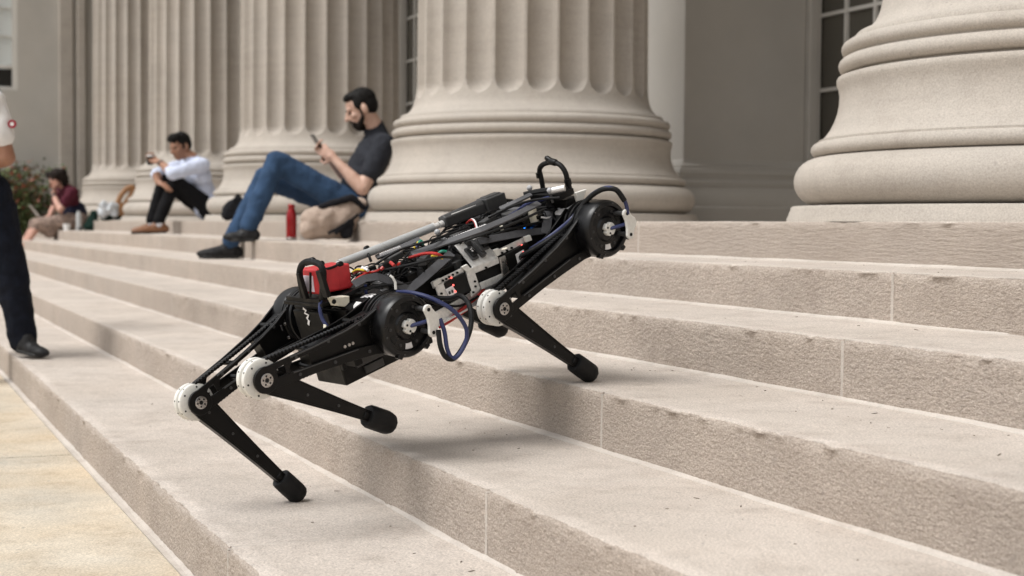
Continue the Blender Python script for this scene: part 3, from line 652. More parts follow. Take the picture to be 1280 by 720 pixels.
# man in the pale shirt sitting with his knees drawn up
s = 1.04
J = dict(head=(-14.4800, 0.0307, 0.6989), neck=(-14.4600, 0.1364, 0.5946), shL=(-14.2400, 0.1897, 0.5277), shR=(-14.7200, 0.1344, 0.5426), hipL=(-14.3400, 0.2859, 0.1167), hipR=(-14.6200, 0.3067, 0.1112),
         elL=(-14.2200, -0.0903, 0.4390), wrL=(-14.4000, -0.1757, 0.5473), elR=(-14.6200, -0.1666, 0.4412), wrR=(-14.4000, -0.1910, 0.3595),
         kneeL=(-14.3600, -0.0417, 0.3763), ankL=(-14.3600, -0.1915, 0.0066), kneeR=(-14.6000, -0.1024, 0.3810), ankR=(-14.6000, -0.2164, 0.0065))
base = (-14.46, .10, 0); T = Matrix.Translation(-V(base))
m, P, A = body_skin(J, s, ((.42, -.86, -.30), (.02, -.30, .95)))
hand(m, J['wrL'], V((-14.5000, -0.2398, 0.5870)) - V(J['wrL']), (-.2, -.5, .8), s, .6, -1); hand(m, J['wrR'], V((-14.2800, -0.1016, 0.3136)) - V(J['wrR']), (-.2, .2, -1), s, .35, 1)
p2 = m.blob("person", M['skin_tan'], None, base, voxel=.008, smooth=3)
tag(p2, "dark haired man in a pale blue shirt and black trousers with knees drawn up", "person"); eyes(p2, P, A, s, T)
m = MB(); torso(m, J, s, 1.04); sleeve(m, J, 'L', s, 1.28, 1.1); sleeve(m, J, 'R', s, 1.1, 1.1); m.cap(V(J['hipL']) + V(.02, .05, .02), V(J['hipR']) + V(0, .05, .02), .115 * s); cloth_mods(m.build("shirt", M['whiteshirt'], p2, T=T), wr=.020)
m = MB(); c = V(J['neck']); m.ribbon([c + V(.065, .03, .0), c + V(.06, -.04, -.01), c + V(.01, -.075, -.03), c + V(-.05, -.05, -.01), c + V(-.065, .03, 0)], .035, (0, -.2, 1), .006); m.build("collar", M['whiteshirt'], p2, T=T, smooth=True)
m = MB(); trousers(m, J, s, .98); cloth_mods(m.build("trousers", M['blacktr'], p2, T=T))
m = MB(); m.ell(P(0, -.018, .062), (.086 * s, .100 * s, .076 * s), A); m.ell(P(0, -.048, .02), (.082 * s, .068 * s, .078 * s), A); m.ell(P(-.01, .045, .100), (.070 * s, .050 * s, .038 * s), A); m.ell(P(.02, .064, .098), (.046 * s, .026 * s, .026 * s), A)
for x in (-1, 1): m.cap(P(x * .076, .008, .03), P(x * .071, .018, -.012), .012 * s, .009 * s)
cloth_mods(m.build("hair", M['hair'], p2, T=T), .008, 2, .022, .03)
for kk, hp, tp in (('L', (-14.3600, -0.1323, -0.1169), (-14.3800, -0.4467, -0.1260)), ('R', (-14.6000, -0.1639, -0.1075), (-14.6200, -0.3782, -0.1201))):
    shoe(p2, hp, tp, J['ank' + kk], s, M['tanshoe'], M['tansole'], T)
for kk in 'LR': m = MB(); a = V(J['ank' + kk]); m.cap(a - V(0, 0, .01), a - V(0, 0, .035), .045 * s); m.build("sock", M['sock'], p2, T=T, smooth=True)
m = MB(); a = V(J['wrL']); d = (V(J['elL']) - a).normalized(); m.cyl(a + d * .012, a + d * .032, .034, n=20); m.build("watch", M['sole'], p2, T=T, smooth=True)
c = V((-14.5000, -0.2510, 0.5792)); m = MB(); m.lathe([(.0, -.055), (.028, -.055), (.036, .02), (.0365, .024)], c, (0, 0, 1), 24); r = m.build("paper_cup", M['phone'], None, loc=tuple(c), smooth=True)
q = MB(); q.lathe([(.0365, .024), (.040, .026), (.040, .036), (.034, .040), (.0, .041)], (0, 0, 0), (0, 0, 1), 24); q.build("cup_lid", M['cup'], r, smooth=True)
tag(r, "dark cup with a pale lid held by the man in the pale shirt", "cup")

# woman resting her chin on her hand
s = 1.02
J = dict(head=(-20.5000, -0.4113, 0.5433), neck=(-20.5000, -0.2909, 0.4360), shL=(-20.2600, -0.2401, 0.3700), shR=(-20.7400, -0.3132, 0.3983), hipL=(-20.3600, -0.1486, -0.0015), hipR=(-20.6600, -0.1511, -0.0016),
         elL=(-20.2400, -0.4033, 0.1407), wrL=(-20.4000, -0.4688, 0.3379), elR=(-20.7600, -0.4344, 0.1438), wrR=(-20.5500, -0.4986, 0.0583),
         kneeL=(-20.3400, -0.6512, -0.0467), ankL=(-20.3000, -0.8291, -0.3145), kneeR=(-20.6600, -0.6582, -0.0474), ankR=(-20.6200, -0.8435, -0.3192), toeL=(-20.2800, -0.9438, -0.3604), toeR=(-20.6000, -0.9448, -0.3658))
base = (-20.5, -.12, -.128); T = Matrix.Translation(-V(base))
m, P, A = body_skin(J, s, ((.50, -.84, -.18), (.02, -.25, .97)))
hand(m, J['wrL'], V((-20.4200, -0.4460, 0.4422)) - V(J['wrL']), (.2, .6, .4), s, .5, 1); hand(m, J['wrR'], V((-20.5000, -0.5743, 0.0367)) - V(J['wrR']), (0, 0, -1), s, .3, 1)
p1 = m.blob("person", M['skin_light'], None, base, voxel=.009, smooth=3)
tag(p1, "barefoot woman in a maroon top and patterned skirt resting chin on hand", "person"); eyes(p1, P, A, s, T)
m = MB(); torso(m, J, s, 1.0); sleeve(m, J, 'L', s, .62, 1.1); sleeve(m, J, 'R', s, .62, 1.1); cloth_mods(m.build("top", M['maroon'], p1, T=T), wr=.018)
m = MB(); a = (V(J['hipL']) + V(J['hipR'])) / 2; b = (V(J['shL']) + V(J['shR'])) / 2; sd = V(1, 0, 0); ax = (b - a).normalized(); m.ell(a.lerp(b, .22), (.185 * s, .150 * s, .17 * s), (sd, sd.cross(ax), ax)); m.ell(a.lerp(b, .36) + V(0, .015, 0), (.178 * s, .135 * s, .12 * s), (sd, sd.cross(ax), ax)); cloth_mods(m.build("top_hem", M['navy'], p1, T=T), wr=.018)
m = MB(); trousers(m, dict(J, ankL=V(J['kneeL']).lerp(V(J['ankL']), .14), ankR=V(J['kneeR']).lerp(V(J['ankR']), .14)), s, 1.25); m.cap(V(J['kneeL']) + V(0, .10, -.03), V(J['kneeR']) + V(0, .10, -.03), .10); m.cap(V(J['hipL']).lerp(V(J['kneeL']), .7) - V(0, 0, .10), V(J['hipR']).lerp(V(J['kneeR']), .7) - V(0, 0, .10), .09); cloth_mods(m.build("skirt", M['skirt'], p1, T=T), .014, 5, .035, .08)
m = MB()
for k in range(60):
    rr = random.Random(k); a = rr.uniform(-2.6, 2.6); z = rr.uniform(-.11, .045); x, y = math.sin(a), -math.cos(a)
    if y > .35 and z < .03: continue
    m.ell(P(x * .092, y * .095 - .012, z + .026), .046 * s, A, 8, 6)
m.ell(P(0, -.02, .040), (.105 * s, .118 * s, .095 * s), A); cloth_mods(m.build("hair", M['brownhair'], p1, T=T), .010, 1, .03, .03)
m = MB(); a = V(J['wrL']); d = (V(J['elL']) - a).normalized(); m.cyl(a + d * .01, a + d * .045, .033, n=18); m.build("wristband", M['sole'], p1, T=T, smooth=True)
lp = empty("laptop", (-20.5000, -0.5243, 0.0163), "thin dark laptop open on the lap of the woman in maroon", "laptop")
c = V(lp.location); m = MB(); m.box((0, .02, 0), (.32, .22, .014)); m.build("keyboard_base", M['dkgrey'], lp, bevel=.003)
ax = V(0, -.62, .78); m = MB(); m.box(V(0, -.092, .008) + ax * .11, (.32, .22, .008), (V(1, 0, 0), ax, V(1, 0, 0).cross(ax))); m.build("screen_lid", M['steel'], lp, bevel=.002)

# person walking in at the left edge
s = .90
J = dict(head=(-7.3000, -2.3032, 0.7577), neck=(-7.3000, -2.2901, 0.6718), shL=(-7.1400, -2.2308, 0.5146), shR=(-7.5000, -2.3409, 0.6065), hipL=(-7.2000, -2.2325, 0.0991), hipR=(-7.4000, -2.2947, 0.1013),
         elL=(-7.1000, -2.1611, 0.2659), wrL=(-7.1600, -2.2753, 0.2263), elR=(-7.6000, -2.3729, 0.3061), wrR=(-7.5000, -2.3934, 0.1162),
         kneeL=(-7.2000, -2.1452, -0.2110), ankL=(-7.2400, -2.0845, -0.5607), kneeR=(-7.4000, -2.2899, -0.2158), ankR=(-7.4500, -2.3523, -0.5697))
base = (-7.3, -2.0, -.64); T = Matrix.Translation(-V(base))
m, P, A = body_skin(J, s, ((.5, -.8, -.1), (0, 0, 1)))
hand(m, J['wrL'], V((-7.2000, -2.3368, 0.2334)) - V(J['wrL']), (-.5, 0, -.8), s, .5, 1); hand(m, J['wrR'], (0, -.2, -1), (1, 0, 0), s, .4, 1)
p0 = m.blob("person", M['skin_mid'], None, base, voxel=.009, smooth=3)
tag(p0, "person in a white short sleeved tee and dark jeans cut off by the left edge", "person"); eyes(p0, P, A, s, T)
m = MB(); torso(m, J, s, .9); sleeve(m, J, 'R', s, .8, 1.1); sleeve(m, J, 'L', s, .60, 1.18); cloth_mods(m.build("tee", M['tee'], p0, T=T), wr=.016)
m = MB(); a = V(J['shL']); m.ribbon([a + V(.03, .02, -.34), a + V(.05, -.05, -.1), a + V(.01, -.06, .045), a + V(-.03, .05, .05)], .055, (.3, -1, 0), .012); m.build("backpack_strap", M['darkbag'], p0, T=T, smooth=True)
m = MB(); trousers(m, J, s, 1.28); cloth_mods(m.build("jeans", M['palejean'], p0, T=T), wr=.022, ws=.06)
m = MB(); m.ell(P(0, -.02, .05), (.084 * s, .1 * s, .08 * s), A); cloth_mods(m.build("hair", M['hair'], p0, T=T), .01, 2, .01, .03)
c = V((-7.0650, -2.1429, 0.4137)); nn = V(.92, -.39, .05).normalized(); m = MB(); m.lathe([(.009, -.004), (.009, .003), (.0165, .004), (.019, .001), (.019, -.006)], c, nn, 24)
q = m.build("sleeve_patch", M['patch'], p0, T=T, smooth=True)
m = MB(); m.lathe([(.0, .002), (.0089, .002), (.0089, -.006)], c, nn, 16); m.build("patch_centre", M['tee'], q, T=T)
for kk, hp, tp in (('L', (-7.2200, -2.1007, -0.6138), (-7.1200, -2.0131, -0.6336)), ('R', (-7.4500, -2.3806, -0.6286), (-7.3600, -2.3025, -0.6492))):
    shoe(p0, hp, tp, J['ank' + kk], s * .95, M['shoe'], M['sole'], T)

# ------------------------------------------------------------------ things left on the steps
c = V(-9.88, -.12, -.128)
b = empty("water_bottle", tuple(c), "slim red metal bottle standing on the step beside the tan backpack", "bottle")
MB().lathe([(.0, .0), (.034, .0), (.0355, .004), (.0355, .016), (.034, .018)], n=28).build("base_ring", M['steel'], b, smooth=True)
MB().lathe([(.034, .018), (.0355, .022), (.0358, .150), (.033, .178), (.026, .196), (.0225, .203)], n=28).build("bottle_body", M['bottle'], b, smooth=True)
MB().lathe([(.0225, .203), (.0235, .205), (.0232, .236), (.021, .239), (.0, .2395)], n=28).build("cap", M['bottle'], b, smooth=True)
bp = empty("backpack", (-8.85, -.14, -.128), "slouched tan canvas backpack lying beside the bearded man", "backpack")
T = Matrix.Translation(-V(bp.location)); m = MB()
m.cap((-8.8500, -0.2384, -0.0245), (-8.8500, -0.0782, 0.0105), .085, .105); m.cap((-8.8500, -0.1186, 0.0296), (-8.8500, 0.0278, 0.0942), .085, .045); m.ell((-8.8500, -0.1836, -0.0048), (.10, .15, .105)); m.ell((-8.8500, -0.2781, -0.0489), (.08, .07, .055)); m.cap((-8.8500, -0.2978, -0.0778), (-8.8500, -0.0780, -0.0720), .035, .04)
cloth_mods(m.build("bag_body", M['canvas'], bp, T=T), .010, 5, .045, .08)
m = MB(); m.cap((-8.8000, -0.2281, 0.0859), (-8.8000, -0.0335, 0.1413), .020, .024); m.cap((-8.8000, -0.0335, 0.1413), (-8.8000, 0.0476, 0.0794), .022, .016); cloth_mods(m.build("back_panel", M['darkbag'], bp, T=T), .01, 2, .01, .05)
m = MB(); m.cap((-8.7800, -0.0742, -0.0714), (-8.7800, -0.0543, -0.0086), .042, .030); m.cap((-8.7600, -0.1452, -0.0716), (-8.7400, -0.0667, 0.0009), .014, .012); cloth_mods(m.build("side_pocket", M['darkbag'], bp, T=T), .008, 2, .02, .05)
m = MB(); m.ribbon([(-8.7300, -0.2036, -0.0764), (-8.7200, -0.1473, -0.0474), (-8.7200, -0.0878, -0.0136), (-8.7600, -0.0054, 0.0400)], .020, (0, .2, 1), .004); m.build("strap", M['darkbag'], bp, T=T)
db = empty("rucksack", (-12.55, .14, 0), "black rucksack on the platform behind the bearded man's knees", "rucksack"); T = Matrix.Translation(-V(db.location)); m = MB()
m.cap((-12.5500, 0.0458, 0.0546), (-12.5500, 0.1538, 0.0623), .055, .065); m.cap((-12.5500, 0.0593, 0.0814), (-12.5500, 0.1335, 0.1691), .060, .045); m.cap((-12.5500, 0.1267, 0.0955), (-12.5500, 0.1741, 0.1228), .065, .06); cloth_mods(m.build("bag_body", M['darkbag'], db, T=T), .012, 4, .03, .07)
m = MB(); m.tube([(-12.5000, 0.0883, 0.1679), (-12.5000, 0.1220, 0.2215), (-12.5000, 0.1556, 0.1887)], .008); m.build("handle", M['darkbag'], db, T=T, smooth=True)
c = V((-14.2000, 0.3165, 0.0332)); c.z = 0; m = MB(); m.lathe([(.0, .0), (.032, .0), (.034, .01), (.038, .09), (.030, .125), (.016, .14), (.016, .155), (.0, .156)], c, n=24); tag(m.build("clear_bottle", M['plasticbag'], None, loc=tuple(c), smooth=True), "small pale bottle behind the man in the pale shirt", "bottle")
# woman's belongings
gb = empty("shoulder_bag", (-19.6, .10, 0), "dark green bag with a tan leather strap arching up, beside the woman in maroon", "bag"); T = Matrix.Translation(-V(gb.location))
m = MB(); m.cap((-19.6000, 0.0575, 0.0507), (-19.6000, 0.2355, 0.0624), .055, .05); m.cap((-19.6000, 0.1168, 0.0815), (-19.6000, 0.2555, 0.1234), .045, .03); cloth_mods(m.build("bag_body", M['greenbag'], gb, T=T), .012, 3, .02, .06)
m = MB(); m.tube([(-19.5500, 0.2081, 0.0822), (-19.5500, 0.2184, 0.2135), (-19.5500, 0.2683, 0.3353), (-19.5500, 0.3480, 0.4174), (-19.5500, 0.4177, 0.4185), (-19.5500, 0.3876, 0.3371), (-19.5500, 0.3276, 0.2452), (-19.6000, 0.2653, 0.0830)], .034, 10); m.ell((-19.5500, 0.2578, 0.1433), (.05, .06, .09)); cloth_mods(m.build("strap", M['leather'], gb, T=T), .012, 2, .012, .05)
c = V((-19.5200, 0.1052, 0.1415)); m = MB(); rr = random.Random(5)
for _ in range(16): m.ell(c + V(rr.uniform(-.04, .04), rr.uniform(-.10, .09), rr.uniform(-.05, .055)), rr.uniform(.03, .065), None, 8, 6)
o = m.build("plastic_bag", M['plasticbag'], None, loc=tuple(c)); cloth_mods(o, .010, 1, .04, .04); tag(o, "crumpled white plastic bag lying on the dark green bag", "plastic bag")
db2 = V((-20.2000, -0.0184, -0.0212)); m = MB(); m.cap(db2 + V(0, -.02, -.06), db2 + V(0, .05, -.04), .085, .09); m.cap(db2, db2 + V(0, .04, .11), .075, .05)
o = m.build("tote_bag", M['greenbag'], None, loc=tuple(db2)); cloth_mods(o, .012, 3, .03, .07); tag(o, "dark green tote slumped behind the woman in maroon", "tote bag")
def on_step(px, z, r, prof, name, mat, label, cat):
    m = MB(); m.lathe(prof, px, n=22); return tag(m.build(name, mat, None, loc=tuple(px), smooth=True), label, cat)
on_step(V(-20.0, -.20, -.128), 0, 0, [(.0, .0), (.034, .0), (.035, .01), (.035, .20), (.026, .225), (.022, .25), (.0, .251)], "flask", M['tube'], "tall pale grey flask standing on the step edge beside the white plastic bag", "flask")
on_step(V(-20.15, -.33, -.128), 0, 0, [(.0, .0), (.040, .0), (.048, .085), (.046, .086), (.0, .082)], "paper_cup", M['cup'], "small white cup on the step beside the woman in maroon", "cup")
m = MB(); c = V(-19.75, -.21, -.128 + .028); m.ell(c, (.03, .034, .028)); o = m.build("dark_ball", M['dkgrey'], None, loc=tuple(c), smooth=True); tag(o, "small dark round object on the step right of the pale flask", "ball")  # plain dark ellipsoid for an unidentified small round thing

# ------------------------------------------------------------------ the four legged robot
RX, RY, RZ, RC = V(-0.27047211, 0.90193276, 0.33669294), V(-0.95684606, -0.29044363, 0.00938673), V(0.10625652, -0.31962447, 0.94156771), V(-3.226, -1.526, -0.118)
RX.normalize(); RY.normalize(); RZ.normalize()
rbase = V(-3.226, -1.526, -0.640)
rob = empty("quadruped_robot", tuple(rbase), "black four legged robot with white knee pulleys climbing the stone steps", "robot")
TRB = Matrix.Translation(RC - rbase) @ Matrix(((RX.x, RY.x, RZ.x, 0), (RX.y, RY.y, RZ.y, 0), (RX.z, RY.z, RZ.z, 0), (0, 0, 0, 1)))
TINY = {"screw", "rim_lug", "hub_screw", "clamp_screw", "label_print", "drive_chain", "painted_bearing_hole", "pulley_pin", "painted_screw_hole", "terminal"}
def RB(mb, name, mat, par=None, **k):
    o = mb.build(name, mat, par or rob, T=TRB, **k)
    if name in TINY or k.get("tiny"): o["kind"] = 'stuff'            # too small to pick apart singly
    return o
XX, YY, ZZ = V(1, 0, 0), V(0, 1, 0), V(0, 0, 1)
HA, HB, HK, L1, L2 = 0.29937, 0.2251, 0.18298, 0.32851, 0.32176
def side_plate(name, mat, pts, y, t, par=None, bevel=0.001, rings=()):
    """plate in the body's side plane: pts are (x, y, z) corners, thickness t inboard of y"""
    m = MB(); m.prism([(p[0], p[2]) for p in pts], V(0, y, 0), XX, ZZ, -t)
    return RB(m, name, mat, par, bevel=bevel)
# hip motors ---------------------------------------------------------------------------------
def hip_motor(sx, sy, ab):
    h = XX * (sx * HA); U = YY * (sy * math.cos(ab)) - ZZ * math.sin(ab); up = -(-(ZZ * math.cos(ab) + YY * sy * math.sin(ab))); fw = XX
    C = lambda r, a, w: h + U * w + (fw * math.cos(a) + up * math.sin(a)) * r
    m = MB()
    m.lathe([(.0, .060), (.050, .060), (.056, .064), (.056, .126), (.050, .130), (.050, .134)], h, U, 48, ref=fw)
    m.lathe([(.040, .134), (.063, .134), (.065, .136), (.065, .140), (.060, .142), (.060, .146), (.066, .148), (.066, .153), (.060, .155), (.060, .159), (.0655, .161), (.0655, .165), (.058, .167), (.058, .170), (.0645, .172), (.0665, .176), (.0668, .206), (.0655, .214), (.062, .2195), (.057, .2212), (.0530, .2205), (.0520, .2185), (.0520, .2120), (.030, .2115), (.026, .2165), (.018, .2175), (.018, .2145), (.0, .2145)], h, U, 64, ref=fw)
    hm = RB(m, "hip_motor", M['gloss'], smooth=True, angle=32)
    # raised vent shapes with slot shade painted on, and screws, on the outer face
    for k in range(6):
        a0 = .35 + k * math.pi / 3; m = MB(); vs = []
        for j in range(7):
            a = a0 - .20 + .40 * j / 6
            vs += [C(.036, a, .2119), C(.048, a, .2119), C(.048, a, .2128), C(.036, a, .2128)]
        m.add(vs, [(j * 4 + q, j * 4 + (q + 1) % 4, j * 4 + 4 + (q + 1) % 4, j * 4 + 4 + q) for j in range(6) for q in range(4)])
        RB(m, "painted_slot", M['shade_black'] if k not in (4,) else M['label'], hm)  # raised near-black pieces paint the shade of open slots; one is white
    m = MB()
    for k in range(6):
        a = .88 + k * math.pi / 3; p = C(.042, a, .2118); m.lathe([(.0035, 0), (.0035, .0016), (.0018, .0018), (.0018, .0006), (0, .0006)], p, U, 10)
        p = C(.0592, a + .2, .2205); m.cyl(p, p + U * .0012, .0022, n=8)
    RB(m, "screw", M['dkgrey'], hm)
    m = MB()
    for k, a in enumerate((-1.05, -.62, -2.2)): m.box(C(.0655, a, .214), (.012, .010, .014), (fw * -math.sin(a) + up * math.cos(a), fw * math.cos(a) + up * math.sin(a), U))
    RB(m, "rim_lug", M['gloss'], hm, bevel=.0015)
    # white hub with notches
    m = MB(); pts = []
    for k in range(24):
        a = 2 * math.pi * k / 24; r = .0158 if k % 6 not in (0,) else .0105; pts.append((r * math.cos(a), r * math.sin(a)))
    m.prism(pts, h + U * .2145, fw, up, .0115 if fw.cross(up).dot(U) > 0 else -.0115)
    hub = RB(m, "hub", M['white'], hm, bevel=.0008)
    m = MB()
    for a in (2.5, 4.3): m.cyl(C(.0095, a, .2262), C(.0095, a, .2268), .0026, n=10)
    RB(m, "hub_screw", M['shade_black'], hm)
    # dog bone cable clamp standing off the rim
    A1, A2, Bp = C(.0435, .66, .246), C(.0400, -.62, .246), C(.056, .02, .246)
    m = MB(); d = (A2 - A1).normalized(); e = d.cross(U).normalized(); e = e if e.dot(Bp - A1) > 0 else -e
    L = (A2 - A1).length; poly = []
    for t in [math.pi * (.5 + k / 8) for k in range(9)]: poly.append((.0105 * math.cos(t), .0105 * math.sin(t)))
    poly += [(L * .32, -.0065), (L * .68, -.0065)]
    for t in [math.pi * (-.5 + k / 8) for k in range(9)]: poly.append((L + .0105 * math.cos(t), .0105 * math.sin(t)))
    poly += [(L * .80, .016), (L * .70, .023), (L * .50, .026), (L * .32, .023), (L * .20, .016)]
    m.prism(poly, A1, d, e, .008 if d.cross(e).dot(U) > 0 else -.008)
    cl = RB(m, "cable_clamp", M['white'], hm, bevel=.0022, seg=3)
    m = MB(); m.cyl(A1 + U * .0078, A1 + U * .0088, .0040, n=14); m.cyl(A2 + U * .0078, A2 + U * .0088, .0040, n=14); RB(m, "clamp_screw", M['shade_black'], hm)
    for A_ in (A1, A2): m = MB(); m.cyl(A_ - U * .032, A_, .0055, n=12); RB(m, "standoff", M['dkgrey'], hm)
    m = MB(); m.tube([C(.0, 0, .222), C(.012, .1, .232), C(.026, .05, .240), C(.045, .03, .244)], .0042, 8); RB(m, "lead", M['blue'], hm, smooth=True)
    # paper label round the inner casing
    m = MB(); vs = []
    for j in range(13):
        a = 1.05 + 1.25 * j / 12; vs += [C(.0567, a, .086), C(.0567, a, .122)]
    m.add(vs, [(j * 2, j * 2 + 1, j * 2 + 3, j * 2 + 2) for j in range(12)]); RB(m, "motor_label", M['label'], hm, smooth=True)
    m = MB()
    for j in range(5): vs = [C(.0570, 1.45 + .12 * j + q * .05, w) for q in (0, 1) for w in (.094 + .003 * (j % 2), .104)]; m.add(vs, [(0, 1, 3, 2)])
    RB(m, "label_print", M['dkgrey'], hm)
    return hm
def leg(sx, sy, t1, t2, ab):
    f0 = .19 if sy > 0 else (.060 if sx > 0 else .112)
    hk = HK if sy < 0 else .150
    h = XX * (sx * HA); U = YY * (sy * math.cos(ab)) - ZZ * math.sin(ab); D = -(ZZ * math.cos(ab) + YY * sy * math.sin(ab))
    k = h + U * hk + (XX * math.cos(t1) + D * math.sin(t1)) * L1; f = k + (XX * math.cos(t2) + D * math.sin(t2)) * L2
    e = (h + U * hk - k).normalized(); hr = h + U * hk
    if sy > 0: U = -U                      # the left legs carry their pulleys outboard too, seen from the inside
    v = U.cross(e); v = v if v.z > 0 else -v
    P = lambda u, vv, w: k + e * u + v * vv + U * w
    def pl(m, poly, w0, t):
        m.prism(poly, P(0, 0, w0), e, v, -t if e.cross(v).dot(U) > 0 else t)
    up_bar = [(.000, .0255), (.05, .0265), (.12, .0290), (.20, .0345), (.245, .0415), (.285, .052), (.315, .060), (.330, .040), (.29, .036), (.25, .0285), (.15, .0195), (.065, .0155), (.032, .0150), (.018, .006)]
    lo_bar = [(.012, -.0235), (.06, -.0255), (.12, -.0275), (.20, -.034), (.26, -.041), (.315, -.056), (.330, -.030), (.27, -.021), (.22, -.0135), (.12, -.0085), (.055, -.0055), (.030, -.004), (.016, .000)]
    web = [(.047, .0180), (.066, .0160), (.056, .005), (.058, -.0060), (.046, -.004)]
    fill = [(f0, .012 + .08 * f0), (.24, .035), (.30, .045), (.30, -.040), (.24, -.032), (f0, -.012 - .06 * f0)]
    m = MB()
    for w0 in (.0, -.0600):
        pl(m, up_bar, w0, .0055); pl(m, lo_bar, w0 - .0003, .0052); pl(m, web, w0 - .0006, .0046)
        m.lathe([(.0, -.0058), (.0262, -.0058), (.0272, -.005), (.0272, -.0008), (.0262, .0003), (.0, .0003)], P(0, 0, w0), U, 36)
    pl(m, fill, -.0105, .040)
    for u, vv in ((.24, .034), (.23, -.024), (.115, .021), (.115, -.017)): m.cyl(P(u, vv, -.062), P(u, vv, -.001), .006, n=10)
    m.lathe([(.048, -.050), (.0630, -.050), (.0640, -.049), (.0640, -.045), (.0585, -.044), (.0585, -.036), (.0665, -.035), (.0665, -.030), (.0590, -.029), (.0590, -.015), (.0668, -.014), (.0668, -.008), (.064, -.006), (.048, -.006)], hr, U, 56)
    th = RB(m, "thigh", M['black'], bevel=.0009)
    m = MB()
    for u_, v_ in ((.075, .0205), (.155, .0255), (.235, .034), (.075, -.0155), (.16, -.021), (.245, -.029)): m.lathe([(.0, .0016), (.0016, .0016), (.0018, .0024), (.0034, .0024), (.0036, .0)], P(u_, v_, .0), U, 10)
    RB(m, "screw", M['dkgrey'], th)
    m = MB(); pl(m, [(.062, .0262), (.12, .0278), (.20, .033), (.245, .040), (.283, .0505), (.283, .0475), (.245, .037), (.20, .030), (.12, .0248), (.062, .0232)], .0016, .0022); pl(m, [(.062, -.0062), (.12, -.0092), (.22, -.0145), (.22, -.0165), (.12, -.0115), (.062, -.0085)], .0016, .0022)
    RB(m, "edge_rib", M['dkgrey'], th, bevel=.0005)
    for nm, side in (("drive_chain", 1), ("drive_chain", -1)):
        m = MB(); n = 36
        for j in range(n):
            u = -.002 + .300 * j / (n - 1); vv = side * (.0335 + .055 * max(0, u - .12) ** 1.35) if side > 0 else -(.0295 + .05 * max(0, u - .12) ** 1.3)
            c = P(u, vv, -.0245); m.cyl(c - U * .0055, c + U * .0055, .0042, n=8)
            if j < n - 1: m.box(P(u + .0043, vv, -.0245), (.0060, .0046, .0155), (e, v, U))
        RB(m, "drive_chain", M['gloss'], th)
    if sx < 0 and sy < 0:
        m = MB()
        for u_ in (.196, .207, .216): m.cyl(P(u_, -.002, -.011), P(u_, -.002, -.008), .0034, n=10)
        RB(m, "screw", M['steel'], th, smooth=True)
    # knee
    m = MB(); m.lathe([(.0, .0), (.0132, .0), (.0140, .0008), (.0140, .0016), (.0128, .0022), (.0052, .0022), (.0052, .0012), (.0, .0012)], P(0, 0, .0003), U, 28); br = RB(m, "bearing", M['steel'], th, smooth=True)
    m = MB(); m.cyl(P(0, 0, .0012), P(0, 0, .0018), .0046, n=12)
    for j in range(5): a = .3 + 2 * math.pi * j / 5; p = P(.0088 * math.cos(a), .0088 * math.sin(a), .0022); m.cyl(p, p + U * .0006, .0022, n=8)
    RB(m, "painted_bearing_hole", M['shade_black'], th)  # dark discs set on the bearing, hole shade put into their colour
    m = MB()
    for w0 in (-.0160, -.0350): m.lathe([(.012, w0), (.0375, w0), (.0402, w0 - .0022), (.0402, w0 - .0120), (.0375, w0 - .0150), (.012, w0 - .0150)], k, U, 40)
    pu = RB(m, "knee_pulley", M['white'], th, smooth=True, angle=40)
    m = MB()
    for w0 in (-.0160, -.0350):
        for j in range(9): a = 2 * math.pi * j / 9 + .4; c = k + (e * math.cos(a) + v * math.sin(a)) * .0402 + U * (w0 - .0065); d = (e * math.cos(a) + v * math.sin(a)); m.cyl(c - d * .001, c + d * .0006, .0018, n=6)
        for j in range(6): a = 2 * math.pi * j / 6; c = k + (e * math.cos(a) + v * math.sin(a)) * .033 + U * w0; m.cyl(c, c + U * .0005, .0022, n=6)
    RB(m, "pulley_pin", M['shade_black'], th)
    m = MB(); m.lathe([(.012, -.030), (.0325, -.030), (.0325, -.036), (.012, -.036)], k, U, 32); RB(m, "pulley_spacer", M['black'], th)
    # shank and foot
    g = (f - k).normalized(); q = U.cross(g); q = q if q.dot(ZZ) > 0 else -q
    S = lambda u, vv, w: k + g * u + q * vv + U * w
    m = MB()
    def sp(poly, w0, t): m.prism(poly, S(0, 0, w0), g, q, -t if g.cross(q).dot(U) > 0 else t)
    sp([(-.004, .0225), (.03, .0240), (.10, .0195), (.20, .0135), (.290, .0098), (.290, -.0098), (.20, -.0125), (.10, -.0180), (.03, -.0230), (-.004, -.0215)], -.0128, .017)
    sp([(.0, .0255), (.03, .0262), (.10, .0212), (.20, .0150), (.275, .0115), (.275, .0085), (.20, .0110), (.10, .0165), (.03, .0205), (.0, .020)], -.0105, .0215)
    sp([(.0, -.0245), (.03, -.0250), (.10, -.0198), (.20, -.0142), (.275, -.0112), (.275, -.0085), (.20, -.0105), (.10, -.0152), (.03, -.0195), (.0, -.019)], -.0105, .0215)
    m.lathe([(.0, -.0062), (.0262, -.0062), (.0262, -.0090), (.0, -.0090)], k, U, 32)
    shk = RB(m, "shank", M['black'], bevel=.001)
    m = MB(); m.lathe([(.0, L2 - .044), (.0125, L2 - .044), (.0128, L2 - .050), (.0218, L2 - .050), (.0245, L2 - .046), (.0250, L2 - .030), (.0250, L2 + .003), (.0232, L2 + .013), (.0185, L2 + .0195), (.010, L2 + .0228), (.0, L2 + .0235)], k - U * .0213, g, 10, ref=q)
    RB(m, "rubber_foot", M['rubber'], shk, smooth=True, angle=48)
    m = MB()
    for g_ in (.035, .11, .19): m.lathe([(.0, .0010), (.0014, .0010), (.0016, .0018), (.0030, .0018), (.0032, .0)], S(g_, 0, -.0128), U, 10)
